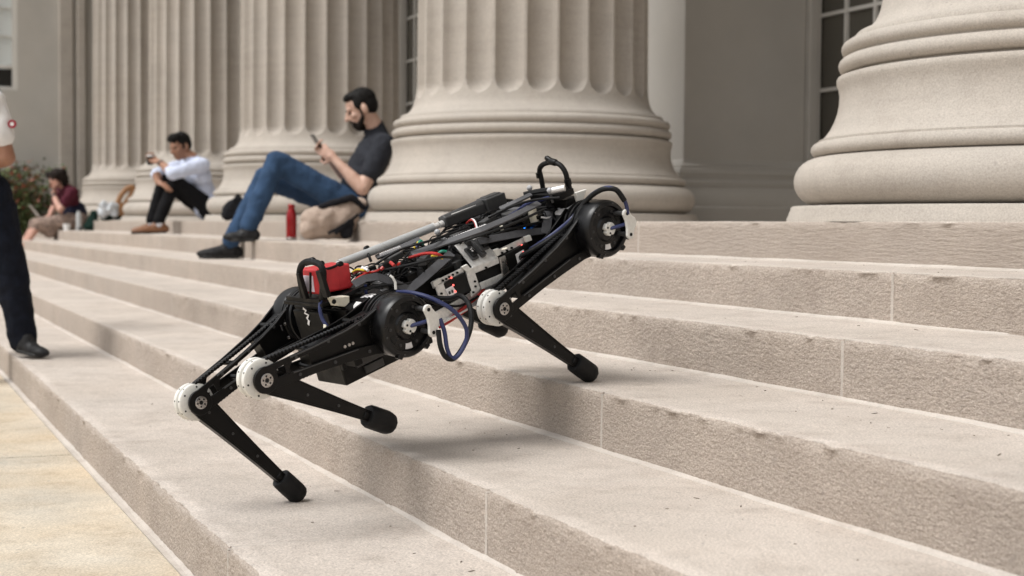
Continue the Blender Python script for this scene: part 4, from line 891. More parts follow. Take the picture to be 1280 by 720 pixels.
    RB(m, "screw", M['dkgrey'], shk)
    m = MB(); m.lathe([(.0105, L2 - .064), (.0125, L2 - .062), (.0125, L2 - .046), (.0105, L2 - .046)], k - U * .0213, g, 14); RB(m, "ankle_collar", M['carbon'], shk)
    return th, shk
def ik(sx, sy, ft, ab=0.02):
    U = YY * (sy * math.cos(ab)) - ZZ * math.sin(ab); D = -(ZZ * math.cos(ab) + YY * sy * math.sin(ab))
    r = V(ft) - XX * (sx * HA) - U * .150; x, d = r.dot(XX), r.dot(D); L = min(math.hypot(x, d), L1 + L2 - .001)
    b = math.acos((L1 * L1 + L * L - L2 * L2) / (2 * L1 * L)); a = math.atan2(d, x); t1 = a + b
    kx, kd = L1 * math.cos(t1), L1 * math.sin(t1); return t1, math.atan2(d - kd, x - kx)
FLF = (0.2100, 0.1750, -0.2420)
LEGS = [(-1, -1, 3.1849, .68945, .03488), (-1, 1, 2.9205, 1.0800, .055), (1, -1, 2.9115, .85501, .03121)]
t1, t2 = ik(1, 1, FLF); LEGS.append((1, 1, t1, t2, .02))
for sx, sy, a, b, ab in LEGS: hip_motor(sx, sy, ab); leg(sx, sy, a, b, ab)

# body ---------------------------------------------------------------------------------------
m = MB(); m.box((0.0, 0, -.012), (.60, .150, .062)); ch = RB(m, "body_frame", M['carbon'], bevel=.003)
for x in (-.305, .305):
    m = MB(); m.box((x, 0, .0), (.035, .235, .105)); hb = RB(m, "hip_block", M['black'], bevel=.003)
    m = MB(); m.box((x * 1.17, 0, -.005), (.012, .20, .10)); RB(m, "hip_plate", M['carbon'], hb, bevel=.003)
    for y in (-.062, .062): m = MB(); m.cyl((x - .055, y, .0), (x + .055, y, .0), .050, n=28); RB(m, "side_motor", M['gloss'], hb, bevel=.003)
m = MB(); m.box((-.265, -.005, -.090), (.245, .112, .062)); RB(m, "belly_box", M['carbon'], bevel=.004)
m = MB(); m.box((-.26, -.064, -.080), (.19, .010, .026)); m.box((-.31, -.064, -.105), (.05, .008, .018)); m.box((-.20, -.063, -.108), (.08, .008, .010)); RB(m, "belly_cover", M['dkgrey'], bevel=.002)
m = MB(); m.box((.14, 0, -.055), (.34, .10, .022)); RB(m, "belly_tray", M['carbon'], bevel=.003)
# rear panel, its screws, printed white mark
m = MB(); m.box((-.382, .0, -.020), (.010, .135, .130)); m.box((-.372, -.085, -.03), (.02, .05, .09)); rp = RB(m, "rear_panel", M['carbon'], bevel=.002)
bl = (-0.3720, 0.1660, -0.0140)
m = MB()
for px in ((-0.3720, 0.1750, 0.0010), (-0.3720, 0.1420, 0.0020), (-0.3720, 0.1740, -0.0300), (-0.3720, 0.1440, -0.0300)): m.cyl(V(px), V(px) - XX * .004, .0036, n=10)
RB(m, "screw", M['steel'], rp, smooth=True)
m = MB(); m.prism([(0, -.014), (.011, -.018), (.013, .012), (.002, .016)], V(bl) + V(0, .006, 0), -YY, ZZ, .004); RB(m, "tab", M['grey_bar'], rp, bevel=.0008)
m = MB(); pts = [(-0.3890, 0.0190, 0.0530), (-0.3890, 0.0090, 0.0480), (-0.3890, 0.0180, 0.0420), (-0.3890, 0.0050, 0.0380), (-0.3890, 0.0150, 0.0300), (-0.3890, 0.0100, 0.0250), (-0.3890, 0.0170, 0.0150)]; m.ribbon(pts, .0065, (0, -1, .2), .0006); RB(m, "printed_mark", M['label'], rp)
# rear cream bracket, blue cable behind it
m = MB(); m.prism([(p[0], p[2]) for p in ((-0.3820, -0.0750, 0.0810), (-0.3450, -0.0750, 0.0710), (-0.3490, -0.0750, 0.0580), (-0.3620, -0.0750, 0.0530), (-0.3780, -0.0750, 0.0610))], V(0, -.075, 0), XX, ZZ, .03); cb = RB(m, "bracket", M['cream'], bevel=.002)
c = V((-0.3860, -0.1060, 0.0740)); m = MB(); m.cyl(c, c - YY * .001, .0052, n=14); RB(m, "painted_bracket_hole", M['shade_black'], cb)  # dark disc paints the shade of a hole in the bracket
m = MB(); m.tube([(-0.3840, -0.0600, 0.0800), (-0.3980, -0.0650, 0.0620), (-0.4030, -0.0700, 0.0410), (-0.4030, -0.0800, 0.0240)], .0042); RB(m, "motor_cable", M['blue'], smooth=True)
m = MB(); m.prism([(p[0], p[2]) for p in ((-0.4220, -0.1000, 0.0380), (-0.4160, -0.1000, 0.0250), (-0.4090, -0.1000, 0.0170), (-0.4220, -0.1000, 0.0150), (-0.4260, -0.1000, 0.0270))], V(0, -.10, 0), XX, ZZ, .01); RB(m, "bracket", M['cream'], bevel=.001)
# battery and its cage
bo = V(-.338, -.020, .104); bx = V(1, 0, -.19).normalized(); bz = V(.19, 0, 1).normalized()
m = MB(); m.box(bo, (.086, .070, .054), (bx, YY, bz)); ba = RB(m, "battery", M['batt'], bevel=.005, seg=3)
m = MB(); m.box(bo - bx * .0436 + YY * .002 - bz * .004, (.0012, .046, .034), (bx, YY, bz)); RB(m, "battery_label", M['pinklabel'], ba)
m = MB(); m.box(bo + bx * .012 - YY * .0352, (.0012, .0006, .046), (bx, YY, bz)); m.box(bo - bx * .018 - YY * .0355, (.001, .0008, .046), (bx, YY, bz)); RB(m, "wrap_seam", M['batt'], ba)
m = MB(); m.box((-.335, 0, .066), (.125, .150, .008)); m.box((-.392, 0, .074), (.006, .13, .012)); RB(m, "battery_tray", M['carbon'], bevel=.001)
m = MB(); m.tube([(-0.3920, -0.0010, 0.0810), (-0.3920, -0.0080, 0.1090), (-0.3920, -0.0160, 0.1360), (-0.3910, -0.0300, 0.1520), (-0.3900, -0.0520, 0.1610), (-0.3900, -0.0800, 0.1620), (-0.3910, -0.1030, 0.1570), (-0.3920, -0.1090, 0.1430), (-0.3920, -0.0960, 0.1170), (-0.3920, -0.0750, 0.0820)], .0070, 10); rh = RB(m, "handle", M['rubber'], smooth=True)
for p_, w_ in (((-0.3960, -0.1030, 0.1170), .019), ((-0.3960, -0.0200, 0.1090), .011)):
    m = MB(); m.box(p_, (.010, w_, .058)); RB(m, "cage_post", M['carbon'], rh, bevel=.0015)
m = MB(); m.cap((-0.3880, -0.0480, 0.1590), (-0.3880, -0.0750, 0.1640), .0075); m.cyl((-0.3800, -0.0840, 0.1520), (-0.3800, -0.0950, 0.1560), .006, n=10); m.cyl((-0.3970, -0.0670, 0.1400), (-0.3970, -0.0390, 0.0850), .0026, n=8); m.tube([(-0.3550, -0.0500, 0.1310), (-0.3390, -0.0550, 0.1290), (-0.3150, -0.0500, 0.1270)], .0030); m.cap((-0.3160, -0.0500, 0.1270), (-0.3100, -0.0500, 0.1270), .0062); RB(m, "cage_fitting", M['black'], rh, smooth=True)
# long pale tube and the dark actuator on the far side
m = MB(); a, b = V((-0.2450, 0.0620, 0.0990)), V((0.0240, 0.0620, 0.0890)); m.cyl(a, b, .0098, n=20); tb = RB(m, "tube", M['tube'], smooth=True)
d = (b - a).normalized(); m = MB(); m.cyl(b, b + d * .004, .0105, n=20); m.cyl(b + d * .004, b + d * .016, .0072, n=14); m.cyl(b + d * .018, b + d * .030, .0085, n=14); RB(m, "collar", M['silver'], tb, smooth=True); m = MB(); m.cyl(a - d * .012, a, .0065, n=12); RB(m, "end_fitting", M['silver'], tb, smooth=True)
c0, c1 = b + d * .030, V((0.1770, 0.0620, 0.0880)); sd = d.cross(ZZ).normalized(); upv = sd.cross(d)
m = MB(); m.box((c0 + c1) / 2, ((c1 - c0).length, .030, .026), (d, sd, upv)); m.cyl(c0 + upv * .004 + d * .002, c1 + upv * .004, .0145, n=16); ac = RB(m, "actuator", M['dkgrey'], bevel=.004)
m = MB(); m.box((c0 + c1) / 2 + upv * .012 - sd * -.010, ((c1 - c0).length * .62, .004, .004), (d, sd, upv)); RB(m, "stripe", M['silver'], ac, bevel=.001)
c2 = V((0.2380, 0.0620, 0.0830)); m = MB(); m.box((c1 + c2) / 2 + d * .002, ((c2 - c1).length, .040, .036), (d, sd, upv)); m.box((c1 + c2) / 2 + d * .002 + upv * .018, ((c2 - c1).length * .8, .024, .006), (d, sd, upv)); RB(m, "gearbox", M['dkgrey'], ac, bevel=.004, seg=3)
# carry handle at the front
m = MB(); m.tube([(0.3180, -0.0040, 0.0760), (0.3180, -0.0080, 0.1090), (0.3180, -0.0090, 0.1310), (0.3180, -0.0270, 0.1450), (0.3180, -0.0600, 0.1500), (0.3180, -0.0860, 0.1430), (0.3180, -0.0980, 0.1250), (0.3180, -0.0990, 0.1020), (0.3180, -0.1000, 0.0760)], .0062, 10); fh = RB(m, "handle", M['rubber'], smooth=True)
m = MB(); m.cap((0.3180, -0.0470, 0.1600), (0.3180, -0.0610, 0.1520), .0066); m.cap((0.3180, -0.0580, 0.1520), (0.3180, -0.0710, 0.1490), .0085); RB(m, "handle_clip", M['black'], fh, smooth=True)
m = MB(); m.cyl((0.3180, -0.0040, 0.1130), (0.3180, -0.0050, 0.1250), .0085, n=10); RB(m, "handle_clip", M['black'], fh, smooth=True)
m = MB(); m.cyl((0.3180, -0.0990, 0.1080), (0.3180, -0.0990, 0.0940), .0085, n=10); RB(m, "handle_clip", M['black'], fh, smooth=True)
m = MB(); m.tube([(0.2420, -0.0220, 0.0940), (0.2650, -0.0450, 0.0940), (0.2770, -0.0780, 0.0940), (0.2880, -0.1220, 0.0940)], .0075, 8); m.box(V((0.2740, -0.0840, 0.0850)), (.05, .10, .014)); RB(m, "handle_mount", M['black'], smooth=True)
m = MB(); m.cyl((0.2470, -0.1080, 0.1020), (0.2700, -0.1390, 0.1020), .0075, n=14); RB(m, "crossbar", M['silver'], smooth=True)
for i, p in enumerate(((0.2840, 0.0020, 0.0980), (-0.0200, -0.0130, 0.0950), (0.2470, -0.1120, 0.1040))):
    m = MB(); m.ell(p, .0070); mb_ = RB(m, "marker_ball", M['ball'], smooth=True); m = MB(); m.cyl(V(p) - ZZ * .030, V(p) - ZZ * .005, .0030, n=8); RB(m, "post", M['dkgrey'], mb_)
m = MB(); m.prism([(p[0], p[2]) for p in ((0.2970, -0.1310, 0.0810), (0.3330, -0.1310, 0.0780), (0.3090, -0.1310, 0.0540), (0.2990, -0.1310, 0.0570))], V(0, -.131, 0), XX, ZZ, .010); RB(m, "bracket", M['white'], bevel=.001)
m = MB(); m.box(V((0.3020, -0.0700, 0.0500)), (.045, .10, .035)); RB(m, "front_block", M['carbon'], bevel=.006)
# grey rails along the back
def bar(name, mat, pts, w, nv, t, par=None):
    m = MB(); P_ = [V(p) for p in pts]; m.ribbon(P_, w, [(P_[min(i + 1, len(P_) - 1)] - P_[max(i - 1, 0)]).cross(V(nv)) for i in range(len(P_))], t); return RB(m, name, mat, par, bevel=.0008)
bar("back_rail", M['grey_bar'], [(-0.1310, -0.0530, 0.0830), (-0.0490, -0.0820, 0.0840), (0.0240, -0.1100, 0.0850), (0.1160, -0.1160, 0.0850), (0.2110, -0.1070, 0.0850)], .0150, (-.1, -.55, .8), .005)
bar("back_rail", M['grey_bar'], [(0.1610, -0.0240, 0.0880), (0.2010, -0.0380, 0.0920), (0.2480, -0.0420, 0.0940)], .011, (-.1, -.5, .8), .005)
bar("back_rail", M['grey_bar'], [(0.1640, -0.0280, 0.0850), (0.1710, -0.0830, 0.0850), (0.1830, -0.1040, 0.0850)], .011, (-.1, -.5, .8), .005)
bar("back_rail", M['grey_bar'], [(-0.1520, 0.0550, 0.0800), (-0.0940, 0.0400, 0.0820), (-0.0400, 0.0320, 0.0840)], .013, (-.1, -.5, .8), .006)
bar("strap", M['webbing'], [(-0.3160, -0.0850, 0.0840), (-0.2870, -0.0880, 0.0870), (-0.2570, -0.0920, 0.0800), (-0.2310, -0.1000, 0.0590), (-0.2000, -0.1120, 0.0280)], .0185, (-.35, -.7, .65), .0022)
bar("strap", M['webbing'], [(-0.2090, -0.1130, 0.0300), (-0.1670, -0.1120, 0.0380), (-0.1060, -0.1040, 0.0510), (-0.0550, -0.0940, 0.0600)], .0200, (-.35, -.7, .65), .0022)
bar("strap", M['webbing'], [(0.0230, -0.0950, 0.0590), (0.0760, -0.0980, 0.0490), (0.1410, -0.0980, 0.0360), (0.2200, -0.0940, 0.0150)], .0180, (-.3, -.75, .6), .0022)
bar("strap", M['webbing'], [(0.2890, -0.0600, 0.0640), (0.2580, -0.0780, 0.0530), (0.2340, -0.0920, 0.0340), (0.2100, -0.1040, 0.0110)], .0220, (-.35, -.75, .55), .0022)
m = MB(); m.ribbon([(0.2170, -0.0940, 0.0490), (0.2320, -0.0940, 0.0420), (0.2540, -0.0900, 0.0370)], .004, (0, 0, 1), .001); RB(m, "strap_tie", M['label'])
for pts in ([(-0.2320, -0.1000, 0.0740), (-0.2290, -0.1040, 0.0680), (-0.2280, -0.1070, 0.0570), (-0.2350, -0.1120, 0.0430)],):
    m = MB(); m.ribbon(pts, .0055, (1, 0, 0), .0025); RB(m, "cable_tie", M['white'], bevel=.0005)
# switch plate
tl, tr, br_, bl_ = V((-0.0170, -0.0600, 0.0640)), V((0.0560, -0.0600, 0.0610)), V((0.0560, -0.1080, 0.0090)), V((-0.0210, -0.1080, 0.0150))
sx_ = (tr - tl); sy_ = (bl_ - tl); sn = sx_.cross(sy_).normalized(); sn = sn if sn.z > 0 else -sn
m = MB(); q4 = [tl, tr, br_, bl_]; vs = q4 + [p - sn * .003 for p in q4]; m.add(vs, [(0, 1, 2, 3), (7, 6, 5, 4)] + [(i, (i + 1) % 4, 4 + (i + 1) % 4, 4 + i) for i in range(4)]); spl = RB(m, "switch_plate", M['silver'], bevel=.0006)
exn, eyn = sx_.normalized(), sy_.normalized(); eyn = (eyn - exn * eyn.dot(exn)).normalized()
SP = lambda s, t: tl + sx_ * s + sy_ * t
for s_, t_ in ((.27, .55), (.84, .36)):
    m = MB(); m.box(SP(s_, t_) + sn * .003, (.020, .036, .006), (exn, eyn, sn)); sw = RB(m, "rocker_switch", M['dkgrey'], spl, bevel=.003, seg=3)
    m = MB(); m.prism([(-.013, 0), (.013, 0), (.011, .007), (-.010, .0045)], SP(s_, t_) + sn * .006 - exn * .007, eyn, sn, .014 if eyn.cross(sn).dot(exn) > 0 else -.014); RB(m, "rocker", M['gloss'], spl, bevel=.0012)
    m = MB(); m.box(SP(s_, t_) + sn * .0118 - eyn * .006, (.005, .0022, .0008), (exn, eyn, sn)); m.ell(SP(s_, t_) + sn * .0118 - eyn * .0005, (.0026, .0026, .0006), (exn, eyn, sn), 10, 6); RB(m, "switch_mark", M['label'], spl)
m = MB(); m.box(SP(.57, .50) + sn * .006, (.013, .046, .012), (exn, eyn, sn)); m.box(SP(.57, .50) + sn * .009, (.011, .030, .014), (exn, eyn, sn)); RB(m, "switch_guard", M['dkgrey'], spl, bevel=.002)
# silver side frame and motor drive boxes
side_plate("side_bracket", M['silver'], [(-0.0220, -0.1090, 0.0150), (0.0550, -0.1090, 0.0080), (0.0540, -0.1090, -0.0040), (-0.0190, -0.1090, -0.0010)], -.109, .004)
side_plate("side_bracket", M['silver'], [(-0.0420, -0.1100, 0.0170), (-0.0200, -0.1100, 0.0140), (-0.0160, -0.1100, -0.0390), (-0.0450, -0.1100, -0.0470)], -.110, .004)
side_plate("side_bracket", M['silver'], [(-0.0130, -0.1090, -0.0260), (0.0570, -0.1090, -0.0290), (0.0590, -0.1090, -0.0440), (-0.0120, -0.1090, -0.0420)], -.1088, .004)
side_plate("painted_recess", M['shade_black'], [(-0.0130, -0.1000, -0.0000), (0.0660, -0.1000, -0.0050), (0.0650, -0.1000, -0.0350), (-0.0100, -0.1000, -0.0340)], -.098, .006)  # black plate, shade of the opening put into its colour
side_plate("end_plate", M['steel'], [(0.0560, -0.1120, 0.0090), (0.0750, -0.1120, 0.0080), (0.0740, -0.1120, -0.0320), (0.0520, -0.1120, -0.0360)], -.112, .005, bevel=.002)
side_plate("side_bracket", M['silver'], [(-0.1330, -0.1100, 0.0120), (-0.1060, -0.1100, 0.0110), (-0.1040, -0.1100, -0.0260), (-0.1300, -0.1100, -0.0270)], -.110, .004)
side_plate("top_strip", M['silver'], [(-0.1360, -0.1000, 0.0210), (-0.0420, -0.1000, 0.0220), (-0.0450, -0.1060, 0.0080), (-0.1340, -0.1060, 0.0060)], -.104, .004)
side_plate("top_strip", M['silver'], [(0.0600, -0.0980, 0.0240), (0.1500, -0.0980, 0.0250), (0.1480, -0.1040, 0.0100), (0.0600, -0.1040, 0.0110)], -.102, .004)
side_plate("drive_box", M['carbon'], [(-0.1100, -0.1120, 0.0100), (-0.0460, -0.1120, 0.0120), (-0.0420, -0.1120, -0.0340), (-0.1060, -0.1120, -0.0290)], -.112, .028, bevel=.002)
side_plate("drive_box", M['carbon'], [(0.0750, -0.1120, 0.0090), (0.1460, -0.1120, 0.0130), (0.1490, -0.1120, -0.0250), (0.0760, -0.1120, -0.0310)], -.112, .028, bevel=.002)
for pts in ([(-0.1120, -0.1140, -0.0040), (-0.0900, -0.1140, -0.0030), (-0.0830, -0.1140, -0.0220), (-0.1060, -0.1140, -0.0230)], [(0.1020, -0.1140, -0.0000), (0.1280, -0.1140, 0.0020), (0.1300, -0.1140, -0.0220), (0.1020, -0.1140, -0.0230)]):
    side_plate("connector_panel", M['label'], pts, -.1138, .003)
m = MB()
for p in ((-0.1170, -0.1060, 0.0140), (-0.1060, -0.1060, 0.0150), (-0.0960, -0.1060, 0.0150), (-0.0870, -0.1060, 0.0160), (-0.0760, -0.1060, 0.0170), (-0.0630, -0.1060, 0.0170), (-0.1270, -0.1060, 0.0130), (-0.1230, -0.1120, -0.0090), (-0.0270, -0.1120, -0.0170), (-0.0390, -0.1120, -0.0380), (0.0130, -0.1120, 0.0010), (-0.0290, -0.1120, -0.0280), (0.0730, -0.1050, 0.0140), (0.0880, -0.1050, 0.0140), (0.1030, -0.1050, 0.0150)): m.cyl(V(p) - YY * .0012, V(p) + YY * .006, .0026, n=8)
RB(m, "painted_screw_hole", M['shade_black'])  # solid dark studs, their colour painting the shade in screw holes
m = MB()
for p in ((0.0620, -0.1120, -0.0040), (0.0630, -0.1120, -0.0200)): m.cyl(V(p), V(p) - YY * .0015, .0024, n=8)
for p in ((-0.1040, -0.1150, -0.0140), (-0.0960, -0.1150, -0.0140), (0.1100, -0.1150, -0.0130), (0.1180, -0.1150, -0.0110)): m.box(p, (.004, .003, .006))
RB(m, "terminal", M['dkgrey'])
for p in ((-0.0840, -0.1080, 0.0130), (-0.0890, -0.1150, -0.0020), (-0.0880, -0.1150, -0.0170), (0.1300, -0.1080, 0.0120), (0.1240, -0.1150, -0.0030), (0.1240, -0.1150, -0.0200)):
    m = MB(); m.ell(p, .0023, None, 10, 6); RB(m, "status_light", M['led_r'], smooth=True)
for p in ((0.1890, -0.0600, 0.0330), (0.2090, -0.0600, 0.0330)):
    m = MB(); m.ell(p, .0026, None, 10, 6); RB(m, "status_light", M['led_b'], smooth=True)
for pts in ([(-0.1370, -0.1080, 0.0240), (-0.1150, -0.1080, 0.0250), (-0.1170, -0.1120, 0.0130), (-0.1370, -0.1120, 0.0110)], [(-0.0520, -0.1080, 0.0260), (-0.0350, -0.1080, 0.0270), (-0.0270, -0.1120, 0.0110), (-0.0400, -0.1120, 0.0080)], [(0.0460, -0.1080, 0.0310), (0.0610, -0.1080, 0.0300), (0.0630, -0.1120, 0.0140), (0.0510, -0.1120, 0.0130)], [(0.1410, -0.0980, 0.0280), (0.1590, -0.0980, 0.0270), (0.1610, -0.0980, 0.0130), (0.1420, -0.0980, 0.0140)]):
    side_plate("corner_clip", M['white'], pts, -.112, .007, bevel=.0015)
# lower silver channel with the red cable in it
a, b = V((-0.1630, -0.0880, -0.0720)), V((0.0930, -0.0880, -0.0600)); d = (b - a).normalized(); n_ = d.cross(YY).normalized()
m = MB(); m.box((a + b) / 2 + ZZ * .010, ((b - a).length, .006, .026), (d, YY, d.cross(YY) * -1)); m.box((a + b) / 2 - ZZ * .004, ((b - a).length * .96, .030, .004), (d, YY, d.cross(YY) * -1)); RB(m, "side_channel", M['silver'], bevel=.0008)
m = MB(); m.box((a + b) / 2 + ZZ * .030 + YY * .004, ((b - a).length, .010, .014), (d, YY, d.cross(YY) * -1)); RB(m, "side_rail", M['carbon'], bevel=.001)
for r_, pts in ((.0040, [(-0.1370, -0.0940, -0.0780), (-0.0990, -0.0950, -0.0740), (-0.0540, -0.0970, -0.0630), (-0.0210, -0.0980, -0.0560), (0.0020, -0.0970, -0.0480)]), (.0035, [(-0.1380, -0.0900, -0.0840), (-0.1010, -0.0920, -0.0810), (-0.0530, -0.0940, -0.0730)]), (.0030, [(0.0330, -0.0900, -0.0680), (0.0430, -0.1000, -0.0560), (0.0600, -0.1000, -0.0510)]), (.0024, [(0.1270, -0.1000, -0.0450), (0.1450, -0.1050, -0.0410), (0.1680, -0.1000, -0.0380)]), (.0028, [(0.1370, -0.0900, -0.0370), (0.1610, -0.1000, -0.0380), (0.1930, -0.1000, -0.0340)])):
    m = MB(); m.tube(pts, r_, 8); RB(m, "wire", M['red'], smooth=True)
# motor cables
for mat, r_, pts in (('blue', .0046, [(-0.2440, -0.1300, 0.0420), (-0.2500, -0.1900, 0.0460), (-0.2360, -0.2350, 0.0300), (-0.2120, -0.2620, -0.0040), (-0.1980, -0.2700, -0.0450), (-0.2050, -0.2700, -0.0730), (-0.2320, -0.2700, -0.0940), (-0.2500, -0.2680, -0.0950), (-0.2530, -0.2640, -0.0730), (-0.2440, -0.2580, -0.0400), (-0.2420, -0.2520, -0.0110)]),
                     ('rubber', .0056, [(-0.1420, -0.1000, -0.0120), (-0.1330, -0.1500, -0.0140), (-0.1370, -0.2000, -0.0050), (-0.1520, -0.2400, -0.0200), (-0.1710, -0.2550, -0.0510), (-0.2030, -0.2620, -0.0800), (-0.2410, -0.2660, -0.0980), (-0.2620, -0.2660, -0.0890), (-0.2660, -0.2620, -0.0640), (-0.2550, -0.2540, -0.0310)]),
                     ('blue', .0046, [(0.1370, -0.1000, -0.0090), (0.1610, -0.1250, 0.0020), (0.2000, -0.1500, 0.0180), (0.2590, -0.1600, 0.0380), (0.2900, -0.1750, 0.0640), (0.3080, -0.2000, 0.0810), (0.3180, -0.2350, 0.0870), (0.3330, -0.2500, 0.0670), (0.3380, -0.2540, 0.0380), (0.3370, -0.2520, 0.0160)]),
                     ('rubber', .0062, [(0.0970, -0.1000, -0.0140), (0.1450, -0.1300, -0.0020), (0.1920, -0.1500, 0.0110), (0.2460, -0.1600, 0.0290), (0.2790, -0.1700, 0.0540), (0.2970, -0.1900, 0.0730), (0.3110, -0.2200, 0.0850), (0.3250, -0.2460, 0.0790), (0.3350, -0.2550, 0.0490)]),
                     ('rubber', .0040, [(0.1340, -0.1100, -0.0280), (0.1810, -0.1500, -0.0080), (0.2390, -0.1650, 0.0060), (0.2700, -0.1600, 0.0220)]),
                     ('blue', .0044, [(0.1910, -0.0900, -0.0060), (0.2250, -0.0900, -0.0060), (0.2490, -0.0800, 0.0010), (0.2870, -0.0600, 0.0010)]),
                     ('blue', .0042, [(0.1160, -0.0790, 0.0750), (0.1490, -0.0940, 0.0850), (0.1960, -0.0910, 0.0900), (0.2570, -0.1020, 0.0850)]),
                     ('blue', .0036, [(0.1360, -0.0740, 0.0700), (0.1380, -0.0950, 0.0850), (0.1690, -0.0840, 0.0800)]), ('blue', .0036, [(0.3020, -0.0700, 0.0260), (0.2790, -0.0850, 0.0240), (0.2840, -0.0800, 0.0090)]), ('blue', .0035, [(-0.2910, -0.0900, 0.0740), (-0.2880, -0.0800, 0.0550), (-0.2860, -0.0800, 0.0350)])):
    m = MB(); m.tube(pts, r_, 10); RB(m, "motor_cable", M[mat], smooth=True)
# coloured wires on top
for mat, r_, pts in (('red', .0034, [(-0.3020, -0.0500, 0.0750), (-0.2870, -0.0500, 0.0820), (-0.2660, -0.0450, 0.0830), (-0.2340, -0.0300, 0.0790)]), ('red', .0034, [(-0.1300, -0.0410, 0.0750), (-0.1350, -0.1050, 0.0880), (-0.1320, -0.1440, 0.0880), (-0.1160, -0.1420, 0.0750)]), ('yellow', .0026, [(-0.1220, -0.1130, 0.0780), (-0.1310, -0.1420, 0.0820), (-0.1180, -0.1430, 0.0720)]),
                     ('yellow', .0026, [(-0.2300, 0.0420, 0.0750), (-0.2380, 0.0080, 0.0850), (-0.2400, -0.0220, 0.0850), (-0.2210, -0.0110, 0.0700)]), ('red', .0024, [(-0.2310, 0.0380, 0.0720), (-0.2350, 0.0080, 0.0800), (-0.2410, -0.0250, 0.0800)]), ('red', .0024, [(-0.2400, -0.0300, 0.0800), (-0.2290, -0.0470, 0.0800), (-0.2040, -0.0440, 0.0800)]),
                     ('red', .0040, [(-0.2300, -0.0690, 0.0850), (-0.2230, -0.0700, 0.0880)]), ('red', .0040, [(-0.1940, -0.0590, 0.0880), (-0.1970, -0.0740, 0.0820)]), ('red', .003, [(-0.1980, -0.0890, 0.0850), (-0.1890, -0.0850, 0.0850)]), ('red', .0026, [(0.0680, -0.0110, 0.0850), (0.0550, -0.0450, 0.0980), (0.0450, -0.0710, 0.0980), (0.0340, -0.0870, 0.0850)]), ('label', .0020, [(0.0660, -0.0220, 0.0900), (0.0550, -0.0510, 0.1000), (0.0390, -0.0810, 0.1000), (0.0290, -0.0960, 0.0850)]),
                     ('yellow', .0032, [(-0.0980, -0.0210, 0.0850), (-0.0900, -0.0230, 0.0900), (-0.0700, -0.0020, 0.0880)]), ('green', .0032, [(-0.0950, -0.0310, 0.0900), (-0.0750, -0.0200, 0.0940), (-0.0760, -0.0260, 0.0850)]), ('blue', .0030, [(-0.1000, -0.0310, 0.0880), (-0.0900, -0.0320, 0.0920), (-0.0740, -0.0190, 0.0880)]), ('green', .0028, [(-0.1170, -0.1240, 0.0800), (-0.1090, -0.1340, 0.0850), (-0.0960, -0.1320, 0.0800)]),
                     ('rubber', .0034, [(-0.1480, 0.0960, 0.1000), (-0.1720, 0.0520, 0.0950), (-0.1770, 0.0410, 0.0800)]), ('label', .0030, [(-0.2350, -0.0090, 0.0900), (-0.2450, -0.0440, 0.0880)])):
    m = MB(); m.tube(pts, r_, 7); RB(m, "wire", M[mat], smooth=True)
m = MB(); m.box(V((-0.2340, -0.0150, 0.0880)), (.016, .008, .004), (V(.8, -.6, 0), V(.6, .8, 0), ZZ)); RB(m, "tag", M['label'])
m = MB(); m.cap((-0.2090, -0.0460, 0.0820), (-0.1840, -0.0480, 0.0820), .0095, .0085); RB(m, "connector", M['black'], smooth=True)
m = MB(); m.cap((-0.1650, 0.0660, 0.1050), (-0.1590, 0.0690, 0.1050), .006); RB(m, "tie_head", M['black'], smooth=True)
for p, hh, rr_ in (((0.2160, -0.0690, 0.0500), .055, .011), ((0.1210, -0.0610, 0.0500), .03, .006), ((0.1280, 0.0110, 0.0500), .024, .006), ((0.0450, -0.1520, 0.0500), .006, .007)):
    m = MB(); m.cyl(V(p) - ZZ * .015, V(p) + ZZ * (hh - .02), rr_, n=14); RB(m, "standoff", M['cream'], smooth=True)
# boards, connectors and dark wiring packed into the back
er = random.Random(21); e1, e2, e3, w1 = MB(), MB(), MB(), MB()
for i in range(120):
    x, y = er.uniform(-.27, .27), er.uniform(-.078, .070); z = er.uniform(.018, .066) - .10 * abs(y) * (1 if y < 0 else .2)
    s3 = (er.uniform(.010, .038), er.uniform(.008, .026), er.uniform(.006, .022)); a = er.choice([0, 0, .3, -.4, 1.57])
    (e1 if er.random() < .62 else e2).box((x, y, z), s3, (V(math.cos(a), math.sin(a), 0), V(-math.sin(a), math.cos(a), 0), ZZ))
    if er.random() < .6: e3.box((x + er.uniform(-.01, .01), y + er.uniform(-.008, .008), z + s3[2] / 2), (er.uniform(.003, .008), er.uniform(.003, .006), .002))
for i in range(90):
    x, y = er.uniform(-.28, .22), er.uniform(-.075, .07); L = er.uniform(.04, .13); z = er.uniform(.045, .078) - .10 * abs(y) * (1 if y < 0 else .2); k = er.uniform(-.05, .05)
    w1.tube([(x, y, z - .01), (x + L * .3, y + k * .4, z + er.uniform(.0, .014)), (x + L * .7, y + k, z + er.uniform(0, .012)), (x + L, y + k * .8, z - .01)], er.choice([.0015, .0020, .0026]), 6, sub=3)
pr = MB()
for i in range(17):
    t = i / 16; pr.box(V((-0.0440, -0.0770, 0.0860)).lerp(V((0.0530, -0.0960, 0.0860)), t), (.0022, .009, .006))
for i in range(11):
    t = i / 10; pr.box(V((-0.1470, 0.0420, 0.0860)).lerp(V((-0.1040, 0.0240, 0.0880)), t), (.0022, .006, .005))
tag(RB(pr, "pin_header", M['label']), kind='stuff')
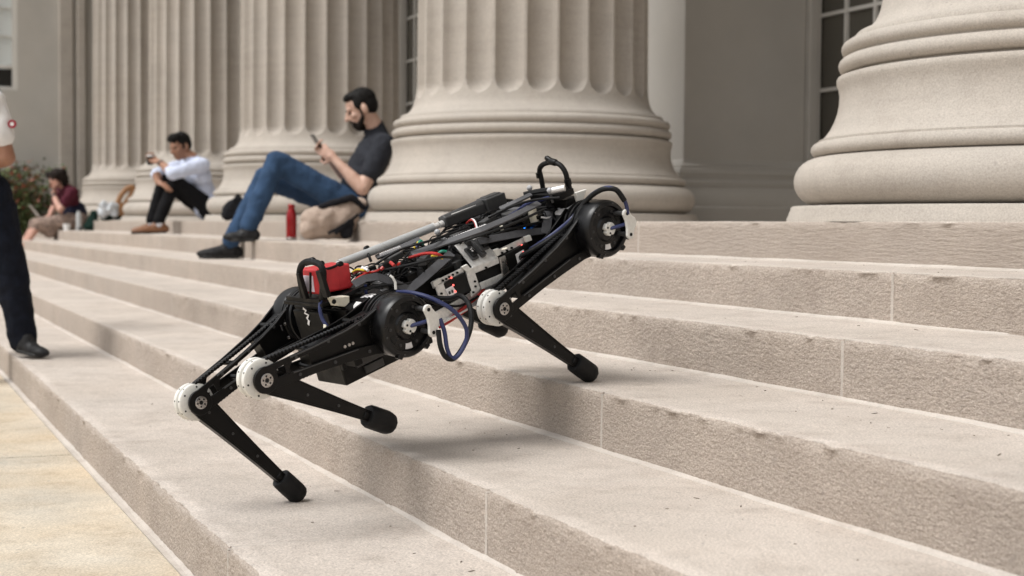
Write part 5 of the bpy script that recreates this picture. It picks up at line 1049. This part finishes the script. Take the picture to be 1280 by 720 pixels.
for a_, b_, sz in (((0.0140, -0.0490, 0.0800), .3, (.060, .018, .012)), ((0.0950, -0.0530, 0.0800), .3, (.050, .020, .016)), ((-0.1420, 0.0020, 0.0780), .2, (.045, .022, .014)), ((0.1520, -0.0740, 0.0780), -.2, (.040, .030, .014)), ((-0.1180, -0.0740, 0.0660), .6, (.040, .020, .016))):
    m = MB(); m.box(a_, sz, (V(math.cos(b_), math.sin(b_), 0), V(-math.sin(b_), math.cos(b_), 0), ZZ)); RB(m, "control_module", M['dkgrey'], bevel=.002)
for pts in ([(-0.2080, -0.0230, 0.0880), (-0.1480, -0.0390, 0.1000), (-0.0830, -0.0740, 0.1000), (0.0240, -0.0700, 0.0920)], [(-0.2210, -0.0670, 0.0800), (-0.2060, -0.1540, 0.0920), (-0.1580, -0.1860, 0.0900), (-0.1180, -0.1800, 0.0750)], [(-0.0780, -0.1200, 0.0880), (-0.0450, -0.1810, 0.0960), (0.0450, -0.2000, 0.0940), (0.1670, -0.1710, 0.0850)], [(0.0950, -0.0580, 0.0900), (0.1440, -0.0910, 0.1000), (0.1960, -0.1120, 0.0980), (0.2360, -0.1530, 0.0900)], [(0.0360, -0.0850, 0.0580), (0.1280, -0.0900, 0.0520), (0.2300, -0.0850, 0.0350), (0.3090, -0.0800, 0.0360)], [(-0.3070, -0.0900, 0.0700), (-0.2530, -0.1000, 0.0590), (-0.1750, -0.1050, 0.0380), (-0.0770, -0.1000, 0.0430)], [(-0.1640, -0.1000, -0.0070), (-0.1310, -0.1000, -0.0310), (-0.0770, -0.1020, -0.0560), (-0.0200, -0.1000, -0.0550)]):
    m = MB(); m.tube(pts, .0030, 7); RB(m, "cable", M['rubber'], smooth=True)
m = MB(); m.box((0, -.002, .022), (.56, .150, .012)); RB(m, "circuit_board", M['black'], bevel=.001)
tag(RB(e1, "electronics", M['black'], bevel=.0008), kind='stuff'); tag(RB(e2, "modules", M['dkgrey'], bevel=.0008), kind='stuff'); tag(RB(e3, "solder_pads", M['ball']), kind='stuff'); tag(RB(w1, "wiring_loom", M['rubber'], smooth=True), kind='stuff')
